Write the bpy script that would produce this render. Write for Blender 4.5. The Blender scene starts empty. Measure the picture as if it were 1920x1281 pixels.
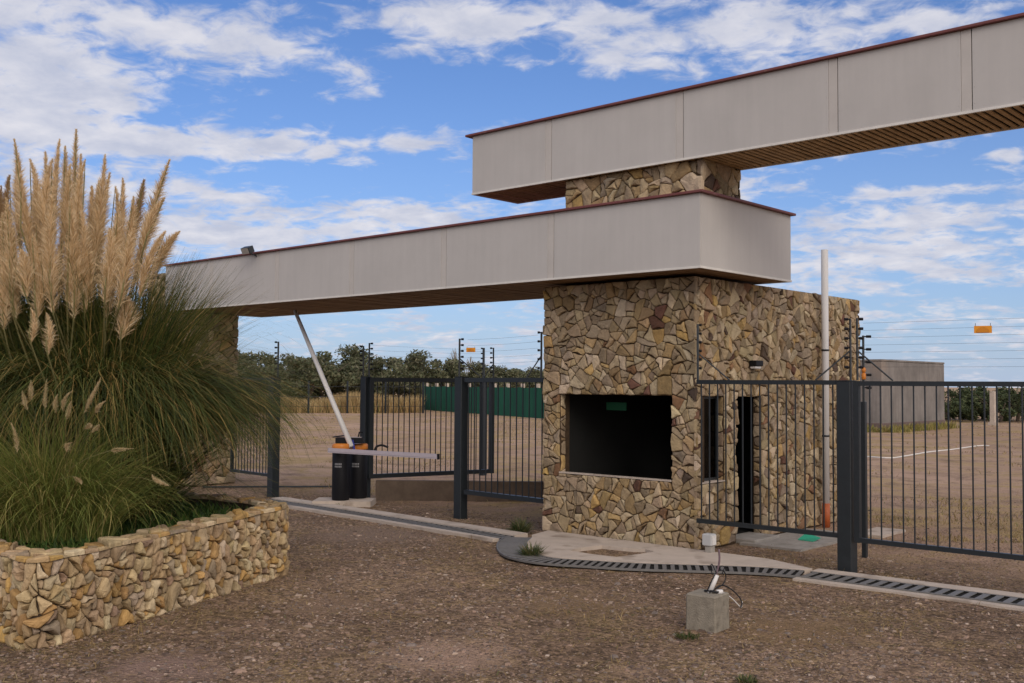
import bpy, math, random
import numpy as np
from mathutils import Vector, Matrix
R = math.radians
random.seed(7); rng = np.random.default_rng(7)
scene = bpy.context.scene
C = scene.collection

# ------------------------------------------------------------------ camera
CAM_H = 2.2
FW = np.array([-0.67297219, 0.73854621, 0.04071766])
RT = np.array([0.73931131, 0.67333676, 0.00603267])
UP = np.array([0.02296129, -0.03416285, 0.99915248])
FPX = 1960.78
cd = bpy.data.cameras.new('camera'); cam = bpy.data.objects.new('camera', cd); C.objects.link(cam)
cd.sensor_width = 36; cd.lens = FPX / 1920 * 36; cd.clip_end = 6000; cd.clip_start = 0.1
m = Matrix.Identity(4)
for i in range(3):
    m[i][0], m[i][1], m[i][2] = RT[i], UP[i], -FW[i]
m[2][3] = CAM_H
cam.matrix_world = m
scene.camera = cam

# ------------------------------------------------------------------ light
SUN = Vector((0.78, -0.44, 0.50)).normalized()
scene.view_settings.view_transform = 'Standard'; scene.view_settings.look = 'None'
scene.view_settings.gamma = 1; scene.view_settings.exposure = 0.0
sl = bpy.data.lights.new('sun', 'SUN'); sl.energy = 1.2; sl.angle = R(30); sl.color = (1, 0.91, 0.80)
so = bpy.data.objects.new('sun', sl); C.objects.link(so)
so.rotation_euler = SUN.to_track_quat('Z', 'Y').to_euler()

world = bpy.data.worlds.new('World'); scene.world = world; world.use_nodes = True
nt = world.node_tree; N = nt.nodes; N.clear(); LK = nt.links.new
def nd(t, **k):
    n = N.new(t)
    for a, b in k.items(): setattr(n, a, b)
    return n
def mth(op, a, b=None, c=None, clamp=False):
    n = nd('ShaderNodeMath', operation=op); n.use_clamp = clamp
    for i, v in enumerate((a, b, c)):
        if v is None: continue
        if isinstance(v, (int, float)): n.inputs[i].default_value = v
        else: LK(v, n.inputs[i])
    return n.outputs[0]
sky = nd('ShaderNodeTexSky', sky_type='NISHITA'); sky.sun_disc = False
sky.sun_elevation = math.asin(SUN.z); sky.sun_rotation = math.atan2(SUN.x, SUN.y)
sky.air_density = 1.0; sky.dust_density = 0.6; sky.ozone_density = 2.5
tc = nd('ShaderNodeTexCoord'); sep = nd('ShaderNodeSeparateXYZ'); LK(tc.outputs['Generated'], sep.inputs[0])
X_, Y_, Z_ = sep.outputs
zz = mth('ADD', mth('MAXIMUM', Z_, 0.0), 0.20)
# rotate so that cloud u runs across the view and v along it
ca, sa = RT[0], RT[1]
uu = mth('ADD', mth('MULTIPLY', X_, ca), mth('MULTIPLY', Y_, sa))
vv = mth('ADD', mth('MULTIPLY', X_, -sa), mth('MULTIPLY', Y_, ca))
el = mth('ARCSINE', Z_); az = mth('ARCTAN2', uu, vv)     # radians, az 0 = towards the view
cu = mth('DIVIDE', uu, zz); cv = mth('DIVIDE', vv, zz)
comb = nd('ShaderNodeCombineXYZ'); LK(cu, comb.inputs[0]); LK(cv, comb.inputs[1])
def noise(scale, detail, rough, vec, off=(0, 0, 0), sc=(1, 1, 1), rot=0, dist=0.0):
    mp = nd('ShaderNodeMapping'); mp.inputs['Location'].default_value = off; mp.inputs['Scale'].default_value = sc
    mp.inputs['Rotation'].default_value = (0, 0, rot)
    LK(vec, mp.inputs[0]); n = nd('ShaderNodeTexNoise'); n.inputs['Scale'].default_value = scale
    n.inputs['Detail'].default_value = detail; n.inputs['Roughness'].default_value = rough
    n.inputs['Distortion'].default_value = dist
    LK(mp.outputs[0], n.inputs['Vector']); return n.outputs[0]
nA = noise(1.6, 3, 0.5, comb.outputs[0], (3.1, 7.7, 0), (0.9, 1.0, 1), R(20))
nB = noise(5.6, 8, 0.56, comb.outputs[0], (1.3, 4.2, 0), (.95, 1.1, 1), R(12), 0.35)
nC = noise(14.0, 8, 0.58, comb.outputs[0], (9.3, 2.2, 0), (.95, 1.05, 1), R(12), 0.5)
den = mth('ADD', mth('MULTIPLY', nA, 0.55), mth('MULTIPLY', nB, .85))
den = mth('ADD', den, mth('MULTIPLY', nC, 0.80))
def px2ae(px, py):
    d = FW + RT * (px - 960) / FPX + UP * (640.5 - py) / FPX; d /= np.linalg.norm(d)
    u = d[0] * ca + d[1] * sa; v = -d[0] * sa + d[1] * ca
    return math.atan2(u, v), math.asin(d[2])
def blob(px, py, sx, sy, amp, tilt=0.0):
    a0, e0 = px2ae(px, py)
    da = mth('SUBTRACT', az, a0); de = mth('SUBTRACT', el, e0)
    de = mth('SUBTRACT', de, mth('MULTIPLY', da, tilt))
    a = mth('POWER', mth('ABSOLUTE', mth('DIVIDE', da, sx / FPX)), 2.0)
    b = mth('POWER', mth('ABSOLUTE', mth('DIVIDE', de, sy / FPX)), 2.0)
    return mth('MULTIPLY', mth('POWER', 2.71828, mth('MULTIPLY', mth('ADD', a, b), -1.0)), amp)
# where the cloud banks of this afternoon stand: (px, py, width, height, amount, tilt)
for bl in [(60, 140, 210, 90, .30, -.1), (40, 20, 200, 40, .10, 0), (450, 70, 140, 70, .24, .3), (250, 20, 150, 40, .16, 0), (180, 262, 330, 26, .28, 0), (480, 275, 160, 22, .26, 0), (770, 266, 80, 16, .22, 0),
           (620, 130, 130, 34, .24, -.3), (780, 40, 150, 34, .20, 0), (960, 40, 160, 34, .22, 0), (1180, 85, 130, 36, .20, 0), (1480, 45, 240, 50, .20, 0), (1800, 30, 200, 50, .16, 0),
           (740, 402, 150, 28, .30, 0), (450, 438, 240, 26, .30, 0), (60, 360, 260, 50, .16, 0), (370, 360, 120, 14, .14, 0),
           (900, 190, 360, 46, -.20, 0), (600, 330, 260, 28, -.18, 0), (330, 190, 90, 40, -.12, 0), (1100, 190, 300, 26, -.14, 0), (800, 340, 240, 30, -.12, 0),
           (1450, 350, 60, 20, .14, 0), (1780, 352, 170, 13, .22, 0), (1700, 402, 200, 16, .22, 0), (1880, 293, 45, 16, .24, 0), (1640, 320, 200, 22, -.16, 0), (1720, 480, 340, 50, .26, 0), (1700, 560, 300, 30, -.05, 0)]:
    den = mth('ADD', den, blob(*bl))
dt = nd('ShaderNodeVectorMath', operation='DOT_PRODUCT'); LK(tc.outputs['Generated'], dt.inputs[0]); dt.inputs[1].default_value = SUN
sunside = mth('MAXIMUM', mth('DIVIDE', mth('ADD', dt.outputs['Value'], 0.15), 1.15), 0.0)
den = mth('ADD', den, mth('MULTIPLY', sunside, 0.7))  # extra cloud cover added out of view on the sun side, as fill light
mr = nd('ShaderNodeMapRange'); mr.interpolation_type = 'SMOOTHSTEP'
mr.inputs['From Min'].default_value = 1.05; mr.inputs['From Max'].default_value = 1.36
mr.inputs['To Min'].default_value = 0.0; mr.inputs['To Max'].default_value = 0.95
LK(den, mr.inputs[0])
# thin white veil low over the horizon
veil = mth('POWER', 2.71828, mth('MULTIPLY', mth('MAXIMUM', Z_, 0.0), -7.6))
veil = mth('MULTIPLY', veil, 0.86)
cloud_mask = mth('MAXIMUM', mr.outputs[0], 0.0)
skm = nd('ShaderNodeMix', data_type='RGBA', blend_type='MULTIPLY'); skm.inputs[0].default_value = 1
LK(sky.outputs[0], skm.inputs[6]); skm.inputs[7].default_value = (0.058, 0.082, 0.122, 1)
vm = nd('ShaderNodeMix', data_type='RGBA'); LK(veil, vm.inputs[0]); LK(skm.outputs[2], vm.inputs[6])
vm.inputs[7].default_value = (0.47, 0.56, 0.74, 1)
shade = noise(7.0, 5, 0.6, comb.outputs[0], (5.5, 1.2, 0), (1, 1, 1), R(25), 0.2)
cr = nd('ShaderNodeMix', data_type='RGBA'); LK(mth('MULTIPLY', mth('SUBTRACT', shade, 0.35), 3.0, clamp=True), cr.inputs[0])
cr.inputs[6].default_value = (0.54, 0.57, 0.69, 1); cr.inputs[7].default_value = (0.78, 0.77, 0.82, 1)
cm = nd('ShaderNodeMix', data_type='RGBA'); LK(cloud_mask, cm.inputs[0]); LK(vm.outputs[2], cm.inputs[6]); LK(cr.outputs[2], cm.inputs[7])
# warm glow added to the unseen sky round the sun to light the scene
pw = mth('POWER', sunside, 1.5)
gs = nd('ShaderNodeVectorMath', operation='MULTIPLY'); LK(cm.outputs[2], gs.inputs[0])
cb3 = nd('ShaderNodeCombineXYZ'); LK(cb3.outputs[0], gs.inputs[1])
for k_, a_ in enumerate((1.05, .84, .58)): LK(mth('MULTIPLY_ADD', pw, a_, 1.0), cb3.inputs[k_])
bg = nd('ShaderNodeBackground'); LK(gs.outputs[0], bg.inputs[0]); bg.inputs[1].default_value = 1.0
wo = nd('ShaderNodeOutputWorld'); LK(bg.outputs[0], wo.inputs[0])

# ------------------------------------------------------------------ helpers
def ray(px, py): return FW + RT * (px - 960) / FPX + UP * (640.5 - py) / FPX
EYE = np.array([0, 0, CAM_H])
def T(px, py, t): return EYE + ray(px, py) * t
def G(px, py, z=0.0):
    d = ray(px, py); return EYE + d * ((z - CAM_H) / d[2])
def PY(px, py, Y):
    d = ray(px, py); return EYE + d * (Y / d[1])
def proj(P):
    d = np.array(P) - EYE; z = d @ FW; return 960 + FPX * (d @ RT) / z, 640.5 - FPX * (d @ UP) / z

class MB:
    def __init__(s): s.v = []; s.f = []; s.c = []
    def add(s, vs, fs, col=None):
        o = len(s.v); s.v += [tuple(map(float, v)) for v in vs]; s.f += [tuple(i + o for i in f) for f in fs]
        s.c += [col or (1, 1, 1)] * len(vs)
    def box(s, a, b, col=None, bev=0.0):
        x0, y0, z0 = a; x1, y1, z1 = b
        if bev <= 0:
            vs = [(x, y, z) for z in (z0, z1) for x, y in ((x0, y0), (x1, y0), (x1, y1), (x0, y1))]
            s.add(vs, [(3, 2, 1, 0), (4, 5, 6, 7), (0, 1, 5, 4), (1, 2, 6, 5), (2, 3, 7, 6), (3, 0, 4, 7)], col)
        else:
            e = bev; rings = []
            def ring(z, k):
                return [(x0 + k + e, y0 + k, z), (x1 - k - e, y0 + k, z), (x1 - k, y0 + k + e, z), (x1 - k, y1 - k - e, z),
                        (x1 - k - e, y1 - k, z), (x0 + k + e, y1 - k, z), (x0 + k, y1 - k - e, z), (x0 + k, y0 + k + e, z)]
            s.loft([ring(z0, e), ring(z0 + e, 0), ring(z1 - e, 0), ring(z1, e)], col)
    def loft(s, rings, col=None, caps=True):
        n = len(rings[0]); vs = [p for r in rings for p in r]; fs = []
        for k in range(len(rings) - 1):
            for i in range(n):
                j = (i + 1) % n; fs.append((k * n + i, k * n + j, (k + 1) * n + j, (k + 1) * n + i))
        if caps: fs.append(tuple(range(n - 1, -1, -1))); fs.append(tuple((len(rings) - 1) * n + i for i in range(n)))
        s.add(vs, fs, col)
    def obox(s, o, ux, uy, uz, col=None):       # oriented box from corner o with edge vectors
        o, ux, uy, uz = map(np.array, (o, ux, uy, uz))
        vs = [o + a * ux + b * uy + c * uz for c in (0, 1) for a, b in ((0, 0), (1, 0), (1, 1), (0, 1))]
        s.add(vs, [(3, 2, 1, 0), (4, 5, 6, 7), (0, 1, 5, 4), (1, 2, 6, 5), (2, 3, 7, 6), (3, 0, 4, 7)], col)
    def tube(s, pts, r, n=8, col=None):
        pts = [Vector(p) for p in pts]; rings = []; pv = None
        rs = r if isinstance(r, (list, tuple)) else [r] * len(pts)
        for i, p in enumerate(pts):
            d = (pts[min(i + 1, len(pts) - 1)] - pts[max(i - 1, 0)]).normalized()
            if pv is None: pv = d.orthogonal().normalized()
            pv = (pv - d * pv.dot(d)).normalized(); q = d.cross(pv)
            rings.append([tuple(p + (pv * math.cos(a) + q * math.sin(a)) * rs[i]) for a in [2 * math.pi * k / n for k in range(n)]])
        s.loft(rings, col)
    def build(s, name, mat, parent=None, smooth=False, loc=None):
        me = bpy.data.meshes.new(name); me.from_pydata(s.v, [], s.f)
        ca_ = me.color_attributes.new('Col', 'FLOAT_COLOR', 'POINT')
        ca_.data.foreach_set('color', np.hstack([np.array(s.c, dtype=np.float32).reshape(-1, 3), np.ones((len(s.c), 1), np.float32)]).ravel())
        me.materials.append(mat)
        if smooth: me.polygons.foreach_set('use_smooth', [True] * len(me.polygons))
        me.update()
        o = bpy.data.objects.new(name, me); C.objects.link(o)
        if parent is not None:
            o.parent = parent; o.matrix_parent_inverse = Matrix.Translation(parent.location).inverted() @ Matrix.Identity(4) if parent.rotation_euler.z == 0 else parent.matrix_basis.inverted()
        return o
def np_obj(name, V, F, col, mat, parent=None):
    me = bpy.data.meshes.new(name); me.from_pydata(V.tolist(), [], F.tolist())
    ca_ = me.color_attributes.new('Col', 'FLOAT_COLOR', 'POINT')
    ca_.data.foreach_set('color', np.hstack([col, np.ones((len(col), 1))]).astype(np.float32).ravel())
    me.materials.append(mat); me.update()
    o = bpy.data.objects.new(name, me); C.objects.link(o)
    if parent is not None: o.parent = parent; o.matrix_parent_inverse = Matrix.Translation(parent.location).inverted()
    return o
def tag(o, label=None, cat=None, group=None, kind=None):
    if label: o['label'] = label
    if cat: o['category'] = cat
    if group: o['group'] = group
    if kind: o['kind'] = kind
    return o
def empty(name, loc, label=None, cat=None, group=None):
    o = bpy.data.objects.new(name, None); C.objects.link(o); o.location = tuple(map(float, loc)); o.empty_display_size = .2
    return tag(o, label, cat, group)
def catmull(pts, n=8):
    pts = [np.array(p, float) for p in pts]; P = [2 * pts[0] - pts[1]] + pts + [2 * pts[-1] - pts[-2]]; out = []
    for i in range(1, len(P) - 2):
        for k in range(n):
            t = k / n; a, b, c, d = P[i - 1], P[i], P[i + 1], P[i + 2]
            out.append(0.5 * ((2 * b) + (-a + c) * t + (2 * a - 5 * b + 4 * c - d) * t * t + (-a + 3 * b - 3 * c + d) * t ** 3))
    out.append(pts[-1]); return out

# ------------------------------------------------------------------ materials
def mat(name, base=(.5, .5, .5), rough=.8, metal=0, attr=False, var=.0, vscale=8, bump=0, bscale=40, spec=.3, trans=0, streak=0, tint=None):
    m = bpy.data.materials.new(name); m.use_nodes = True; nt = m.node_tree; n = nt.nodes; L = nt.links.new
    p = n['Principled BSDF']; p.inputs['Roughness'].default_value = rough; p.inputs['Metallic'].default_value = metal
    p.inputs['Specular IOR Level'].default_value = spec
    tc = n.new('ShaderNodeTexCoord'); src = None
    if attr:
        a = n.new('ShaderNodeVertexColor'); a.layer_name = 'Col'; src = a.outputs[0]
    else:
        c = n.new('ShaderNodeRGB'); c.outputs[0].default_value = (*base, 1); src = c.outputs[0]
    def mulnoise(src, scale, amt, sc=(1, 1, 1), detail=6):
        mp = n.new('ShaderNodeMapping'); mp.inputs['Scale'].default_value = sc; L(tc.outputs['Object'], mp.inputs[0])
        t = n.new('ShaderNodeTexNoise'); t.inputs['Scale'].default_value = scale; t.inputs['Detail'].default_value = detail
        t.inputs['Roughness'].default_value = .65; L(mp.outputs[0], t.inputs['Vector'])
        r = n.new('ShaderNodeMapRange'); r.inputs[1].default_value = .25; r.inputs[2].default_value = .75
        r.inputs[3].default_value = 1 - amt; r.inputs[4].default_value = 1 + amt; L(t.outputs[0], r.inputs[0])
        x = n.new('ShaderNodeVectorMath'); x.operation = 'SCALE'; L(src, x.inputs[0]); L(r.outputs[0], x.inputs['Scale']); return x.outputs[0]
    if var: src = mulnoise(src, vscale, var)
    if streak: src = mulnoise(src, 1.0, streak, (9, 9, .5)); src = mulnoise(src, .5, streak * .8)
    if tint:        # patches of a second colour: (colour, scale, threshold, amount)
        t = n.new('ShaderNodeTexNoise'); t.inputs['Scale'].default_value = tint[1]; t.inputs['Detail'].default_value = 8; L(tc.outputs['Object'], t.inputs['Vector'])
        r = n.new('ShaderNodeMapRange'); r.inputs[1].default_value = tint[2]; r.inputs[2].default_value = tint[2] + .12; r.inputs[4].default_value = tint[3]; L(t.outputs[0], r.inputs[0])
        x = n.new('ShaderNodeMix'); x.data_type = 'RGBA'; L(r.outputs[0], x.inputs[0]); L(src, x.inputs[6]); x.inputs[7].default_value = (*tint[0], 1); src = x.outputs[2]
    L(src, p.inputs['Base Color'])
    if bump:
        t = n.new('ShaderNodeTexNoise'); t.inputs['Scale'].default_value = bscale; t.inputs['Detail'].default_value = 6; L(tc.outputs['Object'], t.inputs['Vector'])
        b = n.new('ShaderNodeBump'); b.inputs['Strength'].default_value = bump; b.inputs['Distance'].default_value = .02; L(t.outputs[0], b.inputs['Height']); L(b.outputs[0], p.inputs['Normal'])
    if trans:
        o = n['Material Output']; tr = n.new('ShaderNodeBsdfTranslucent'); L(src, tr.inputs[0]); mx = n.new('ShaderNodeMixShader'); mx.inputs[0].default_value = trans
        L(p.outputs[0], mx.inputs[1]); L(tr.outputs[0], mx.inputs[2]); L(mx.outputs[0], o.inputs[0])
    return m
M_stone = mat('stone', attr=True, var=.28, vscale=9, bump=.7, bscale=28, rough=.85)
M_mortar = mat('mortar', (.058, .036, .02), var=.35, vscale=12, bump=.5, rough=.95)
M_gap = mat('gap_mortar', (.05, .036, .025), var=.35, vscale=12, bump=.5, rough=.95)  # dark brown core seen in the joints of the dry stacked planter
M_panel = mat('painted_panel', (.475, .45, .425), var=.06, vscale=1.1, streak=.04, bump=.08, bscale=3, rough=.6)
M_strip = mat('panel_strip', (.49, .455, .42), var=.08, vscale=3, rough=.6)
M_seam = mat('seam', (.03, .025, .022), rough=.9)
M_flash = mat('pale_flashing', (.66, .63, .58), var=.12, vscale=5, rough=.5)
M_cope = mat('red_coping', (.16, .052, .048), var=.15, vscale=6, rough=.5, tint=((.30, .20, .17), 9, .62, .5))
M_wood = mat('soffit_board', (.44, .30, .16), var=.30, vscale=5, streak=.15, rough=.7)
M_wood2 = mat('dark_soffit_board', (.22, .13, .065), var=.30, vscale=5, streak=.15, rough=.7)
M_dark = mat('dark_void', (.012, .011, .010), rough=.95)
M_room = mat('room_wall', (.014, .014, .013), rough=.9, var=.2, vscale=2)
M_steel = mat('painted_steel', (.014, .018, .021), rough=.42, var=.2, vscale=14, spec=.5)
M_black = mat('black_paint', (.006, .006, .008), rough=.55, spec=.25)
M_orange = mat('orange_plastic', (.56, .19, .03), rough=.4, var=.1)
M_yellow = mat('yellow_sign', (.68, .27, .015), rough=.5, var=.06)
M_white = mat('white_paint', (.62, .60, .58), rough=.45, var=.06, vscale=6)
M_lilac = mat('arm_paint', (.42, .37, .40), rough=.45, var=.08, vscale=6)
M_pvc = mat('grey_white_pvc', (.58, .56, .54), rough=.4, streak=.06)
M_redpipe = mat('orange_pipe', (.38, .095, .03), rough=.5, var=.12)
M_conc = mat('concrete', (.30, .275, .245), var=.22, vscale=5, bump=.35, bscale=60, rough=.9, tint=((.20, .18, .15), 3.5, .58, .6))
M_conc_l = mat('pale_concrete', (.46, .385, .32), var=.15, vscale=3, bump=.3, bscale=50, rough=.9, tint=((.22, .17, .13), 2.2, .56, .7))
M_conc_b = mat('block_concrete', (.24, .21, .165), var=.22, vscale=14, bump=.5, bscale=90, rough=.9, tint=((.12, .10, .075), 11, .57, .6))
M_conc_w = mat('low_wall_concrete', (.13, .095, .07), var=.3, vscale=4, bump=.4, rough=.95)
M_conc_t = mat('tank_concrete', (.19, .17, .155), var=.3, vscale=.8, streak=.22, rough=.9, tint=((.30, .22, .16), .5, .60, .4))
M_grate = mat('grate_metal', (.15, .142, .135), rough=.6, var=.2, vscale=20, spec=.4)
M_glass = None
M_leaf = mat('grass_leaf', attr=True, rough=.55, trans=.35, var=.15, vscale=4)
M_plume = mat('plume_hair', attr=True, rough=.9, trans=.35, spec=.1)
M_tree = mat('tree_leaf', attr=True, rough=.7, trans=.15, var=.2, vscale=2)
M_bark = mat('bark', (.10, .075, .055), rough=.95, var=.3, bump=.4)
M_straw = mat('straw', attr=True, rough=.8, trans=.2)
M_gravel = mat('gravel', attr=True, rough=.85, var=.2, vscale=60)
M_green = mat('green_shade_cloth', (.010, .075, .045), rough=.85, var=.12, vscale=.9, streak=.12)
M_greenp = mat('green_plastic', (.03, .32, .20), rough=.5)
M_cable = mat('black_cable', (.012, .012, .014), rough=.5)
M_soil = mat('planter_soil', (.055, .045, .03), rough=.95, var=.3, bump=.5)
M_cond = mat('purple_conduit', (.16, .11, .125), rough=.5)
def glass():
    m = bpy.data.materials.new('window_glass'); m.use_nodes = True; nt = m.node_tree; n = nt.nodes; L = nt.links.new; o = n['Material Output']; n.remove(n['Principled BSDF'])
    t = n.new('ShaderNodeBsdfTransparent'); t.inputs[0].default_value = (.22, .24, .23, 1); g = n.new('ShaderNodeBsdfGlossy'); g.inputs[1].default_value = .03; g.inputs[0].default_value = (.5, .5, .5, 1)
    f = n.new('ShaderNodeFresnel'); f.inputs[0].default_value = 1.3; x = n.new('ShaderNodeMixShader'); L(f.outputs[0], x.inputs[0]); L(t.outputs[0], x.inputs[1]); L(g.outputs[0], x.inputs[2]); L(x.outputs[0], o.inputs[0]); return m
M_glass = glass()

# ------------------------------------------------------------------ ground
def ground_mat():
    m = bpy.data.materials.new('ground'); m.use_nodes = True; nt = m.node_tree; n = nt.nodes; L = nt.links.new; p = n['Principled BSDF']
    p.inputs['Roughness'].default_value = .95; p.inputs['Specular IOR Level'].default_value = .15
    tc = n.new('ShaderNodeTexCoord'); P = tc.outputs['Object']
    def nz(s, d=8, r=.6, dist=0):
        t = n.new('ShaderNodeTexNoise'); t.inputs['Scale'].default_value = s; t.inputs['Detail'].default_value = d; t.inputs['Roughness'].default_value = r; t.inputs['Distortion'].default_value = dist
        L(P, t.inputs['Vector']); return t.outputs[0]
    def ramp(f, a, b, c0, c1):
        r = n.new('ShaderNodeMapRange'); r.inputs[1].default_value = a; r.inputs[2].default_value = b; r.inputs[3].default_value = c0; r.inputs[4].default_value = c1; L(f, r.inputs[0]); return r.outputs[0]
    def mix(f, a, b):
        x = n.new('ShaderNodeMix'); x.data_type = 'RGBA'; x.inputs[0].default_value = .5
        if f is not None: L(f, x.inputs[0])
        for i, c in ((6, a), (7, b)):
            if isinstance(c, tuple): x.inputs[i].default_value = (*c, 1)
            else: L(c, x.inputs[i])
        return x.outputs[2]
    near = mix(ramp(nz(.45, 5), .38, .62, 0, 1), (.165, .108, .070), (.265, .178, .117))
    near = mix(ramp(nz(.8, 8, .7), .56, .68, 0, .75), near, (.31, .20, .14))          # bare pink-brown earth
    near = mix(ramp(nz(1.3, 9, .75, .4), .50, .64, 0, .7), near, (.29, .20, .095))      # dry straw litter
    # pebbles
    v = n.new('ShaderNodeTexVoronoi'); v.inputs['Scale'].default_value = 26; L(P, v.inputs['Vector'])
    v2 = n.new('ShaderNodeTexVoronoi'); v2.inputs['Scale'].default_value = 60; L(P, v2.inputs['Vector'])
    sp = n.new('ShaderNodeSeparateColor'); L(v.outputs['Color'], sp.inputs[0])
    sc = n.new('ShaderNodeVectorMath'); sc.operation = 'SCALE'; L(near, sc.inputs[0]); L(ramp(sp.outputs[0], 0, 1, .5, 1.55), sc.inputs['Scale'])
    sp2 = n.new('ShaderNodeSeparateColor'); L(v2.outputs['Color'], sp2.inputs[0])
    sc2 = n.new('ShaderNodeVectorMath'); sc2.operation = 'SCALE'; L(sc.outputs[0], sc2.inputs[0]); L(ramp(sp2.outputs[1], 0, 1, .75, 1.3), sc2.inputs['Scale'])
    # yard beyond the gate: pale pinkish soil with yellow grass patches
    far = mix(ramp(nz(.10, 6), .38, .62, 0, 1), (.37, .245, .17), (.50, .34, .24))
    far = mix(ramp(nz(.35, 10, .78, .6), .47, .58, 0, .8), far, (.40, .285, .115))
    far = mix(ramp(nz(.9, 10, .85, .3), .50, .58, 0, .7), far, (.20, .135, .09))
    sx = n.new('ShaderNodeSeparateXYZ'); L(P, sx.inputs[0])
    ad = n.new('ShaderNodeMath'); ad.operation = 'MULTIPLY_ADD'; L(nz(.7, 6), ad.inputs[0]); ad.inputs[1].default_value = 1.6; L(sx.outputs[1], ad.inputs[2])
    def spot(cx_, cy_, rx_, col_, src_):
        vm_ = n.new('ShaderNodeVectorMath'); vm_.operation = 'DISTANCE'; L(P, vm_.inputs[0]); vm_.inputs[1].default_value = (cx_, cy_, 0)
        a_ = n.new('ShaderNodeMath'); a_.operation = 'MULTIPLY_ADD'; L(nz(2.2, 8, .7), a_.inputs[0]); a_.inputs[1].default_value = rx_ * 1.5; L(vm_.outputs['Value'], a_.inputs[2])
        return mix(ramp(a_.outputs[0], rx_ * 1.25, rx_ * 1.9, .85, 0), src_, col_)
    nsrc = sc2.outputs[0]
    for (qx_, qy_, qr_, qc_) in ((840, 1225, .55, (.42, .28, .205)), (1180, 1252, .20, (.40, .27, .175)), (620, 1130, .5, (.27, .18, .12)), (300, 1250, .45, (.30, .20, .16)), (1080, 1130, .6, (.25, .165, .095)), (1500, 1180, .7, (.26, .17, .095)), (700, 1000, 1.0, (.27, .19, .14))):
        g_ = G(qx_, qy_); nsrc = spot(g_[0], g_[1], qr_, qc_, nsrc)
    fin = mix(ramp(ad.outputs[0], 13.1, 14.6, 0, 1), nsrc, far)
    L(fin, p.inputs['Base Color'])
    b = n.new('ShaderNodeBump'); b.inputs['Strength'].default_value = 1.0; b.inputs['Distance'].default_value = .045
    mm = n.new('ShaderNodeMath'); mm.operation = 'MULTIPLY_ADD'; L(v.outputs['Distance'], mm.inputs[0]); mm.inputs[1].default_value = -.8; L(nz(14, 10, .75), mm.inputs[2]); L(mm.outputs[0], b.inputs['Height']); L(b.outputs[0], p.inputs['Normal'])
    return m
def axis(c, r0, step, far):
    a = list(np.arange(c - r0, c + r0 + 1e-6, step)); s = step; x = a[-1]; y = a[0]
    while x < far: s *= 1.45; x += s; a.append(x)
    s = step
    while y > -far: s *= 1.45; y -= s; a.insert(0, y)
    return np.array(a)
gx = axis(-10, 11, .16, 3500); gy = axis(10, 9, .16, 3500)
GX, GY = np.meshgrid(gx, gy)
def bumps(x, y):
    return (np.sin(x * 1.7 + 1.3 * np.sin(y * .9)) * np.cos(y * 1.9 + .7 * np.sin(x * 1.3)) * .5 + np.sin(x * 5.3 + y * 3.1) * np.sin(y * 6.1 - x * 2.2) * .3)
GZ = bumps(GX, GY) * .014 - .016 + rng.normal(0, .0035, GX.shape)
V = np.stack([GX, GY, GZ], -1).reshape(-1, 3); nx, ny = len(gx), len(gy)
I = np.arange(nx * ny).reshape(ny, nx); F = np.stack([I[:-1, :-1], I[:-1, 1:], I[1:, 1:], I[1:, :-1]], -1).reshape(-1, 4)
g = np_obj('ground', V, F, np.ones((len(V), 3)), ground_mat()); tag(g, kind='structure')

# ------------------------------------------------------------------ stone cladding
PAL_WALL = [((.35, .26, .165), 6), ((.39, .305, .205), 6), ((.30, .225, .145), 5), ((.36, .25, .13), 2.0), ((.28, .19, .10), 1.8), ((.26, .20, .14), 2.6), ((.46, .37, .26), 2.4), ((.13, .065, .045), .4), ((.21, .115, .065), .45), ((.10, .07, .05), .4), ((.40, .265, .11), .5)]
PAL_PLANT = [((.38, .27, .155), 6), ((.44, .335, .205), 4.5), ((.33, .235, .14), 4), ((.42, .26, .10), 2.2), ((.29, .225, .16), 1.4), ((.50, .40, .27), 2.2), ((.27, .18, .13), .6), ((.35, .215, .09), 1.2)]
def pick(pal, r):
    w = np.array([p[1] for p in pal], float); c = np.array(pal[r.choice(len(pal), p=w / w.sum())][0])
    return c * r.uniform(.72, 1.18) * np.array([1, r.uniform(.96, 1.02), r.uniform(.86, 1.03)])
def clip(poly, nx_, ny_, d):       # keep points with n.p <= d
    out = []; k = len(poly)
    for i in range(k):
        a = poly[i]; b = poly[(i + 1) % k]; da = a[0] * nx_ + a[1] * ny_ - d; db = b[0] * nx_ + b[1] * ny_ - d
        if da <= 0: out.append(a)
        if (da < 0 < db) or (db < 0 < da):
            t = da / (da - db); out.append((a[0] + t * (b[0] - a[0]), a[1] + t * (b[1] - a[1])))
    return out
def area(p): return .5 * sum(p[i][0] * p[(i + 1) % len(p)][1] - p[(i + 1) % len(p)][0] * p[i][1] for i in range(len(p)))
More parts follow.
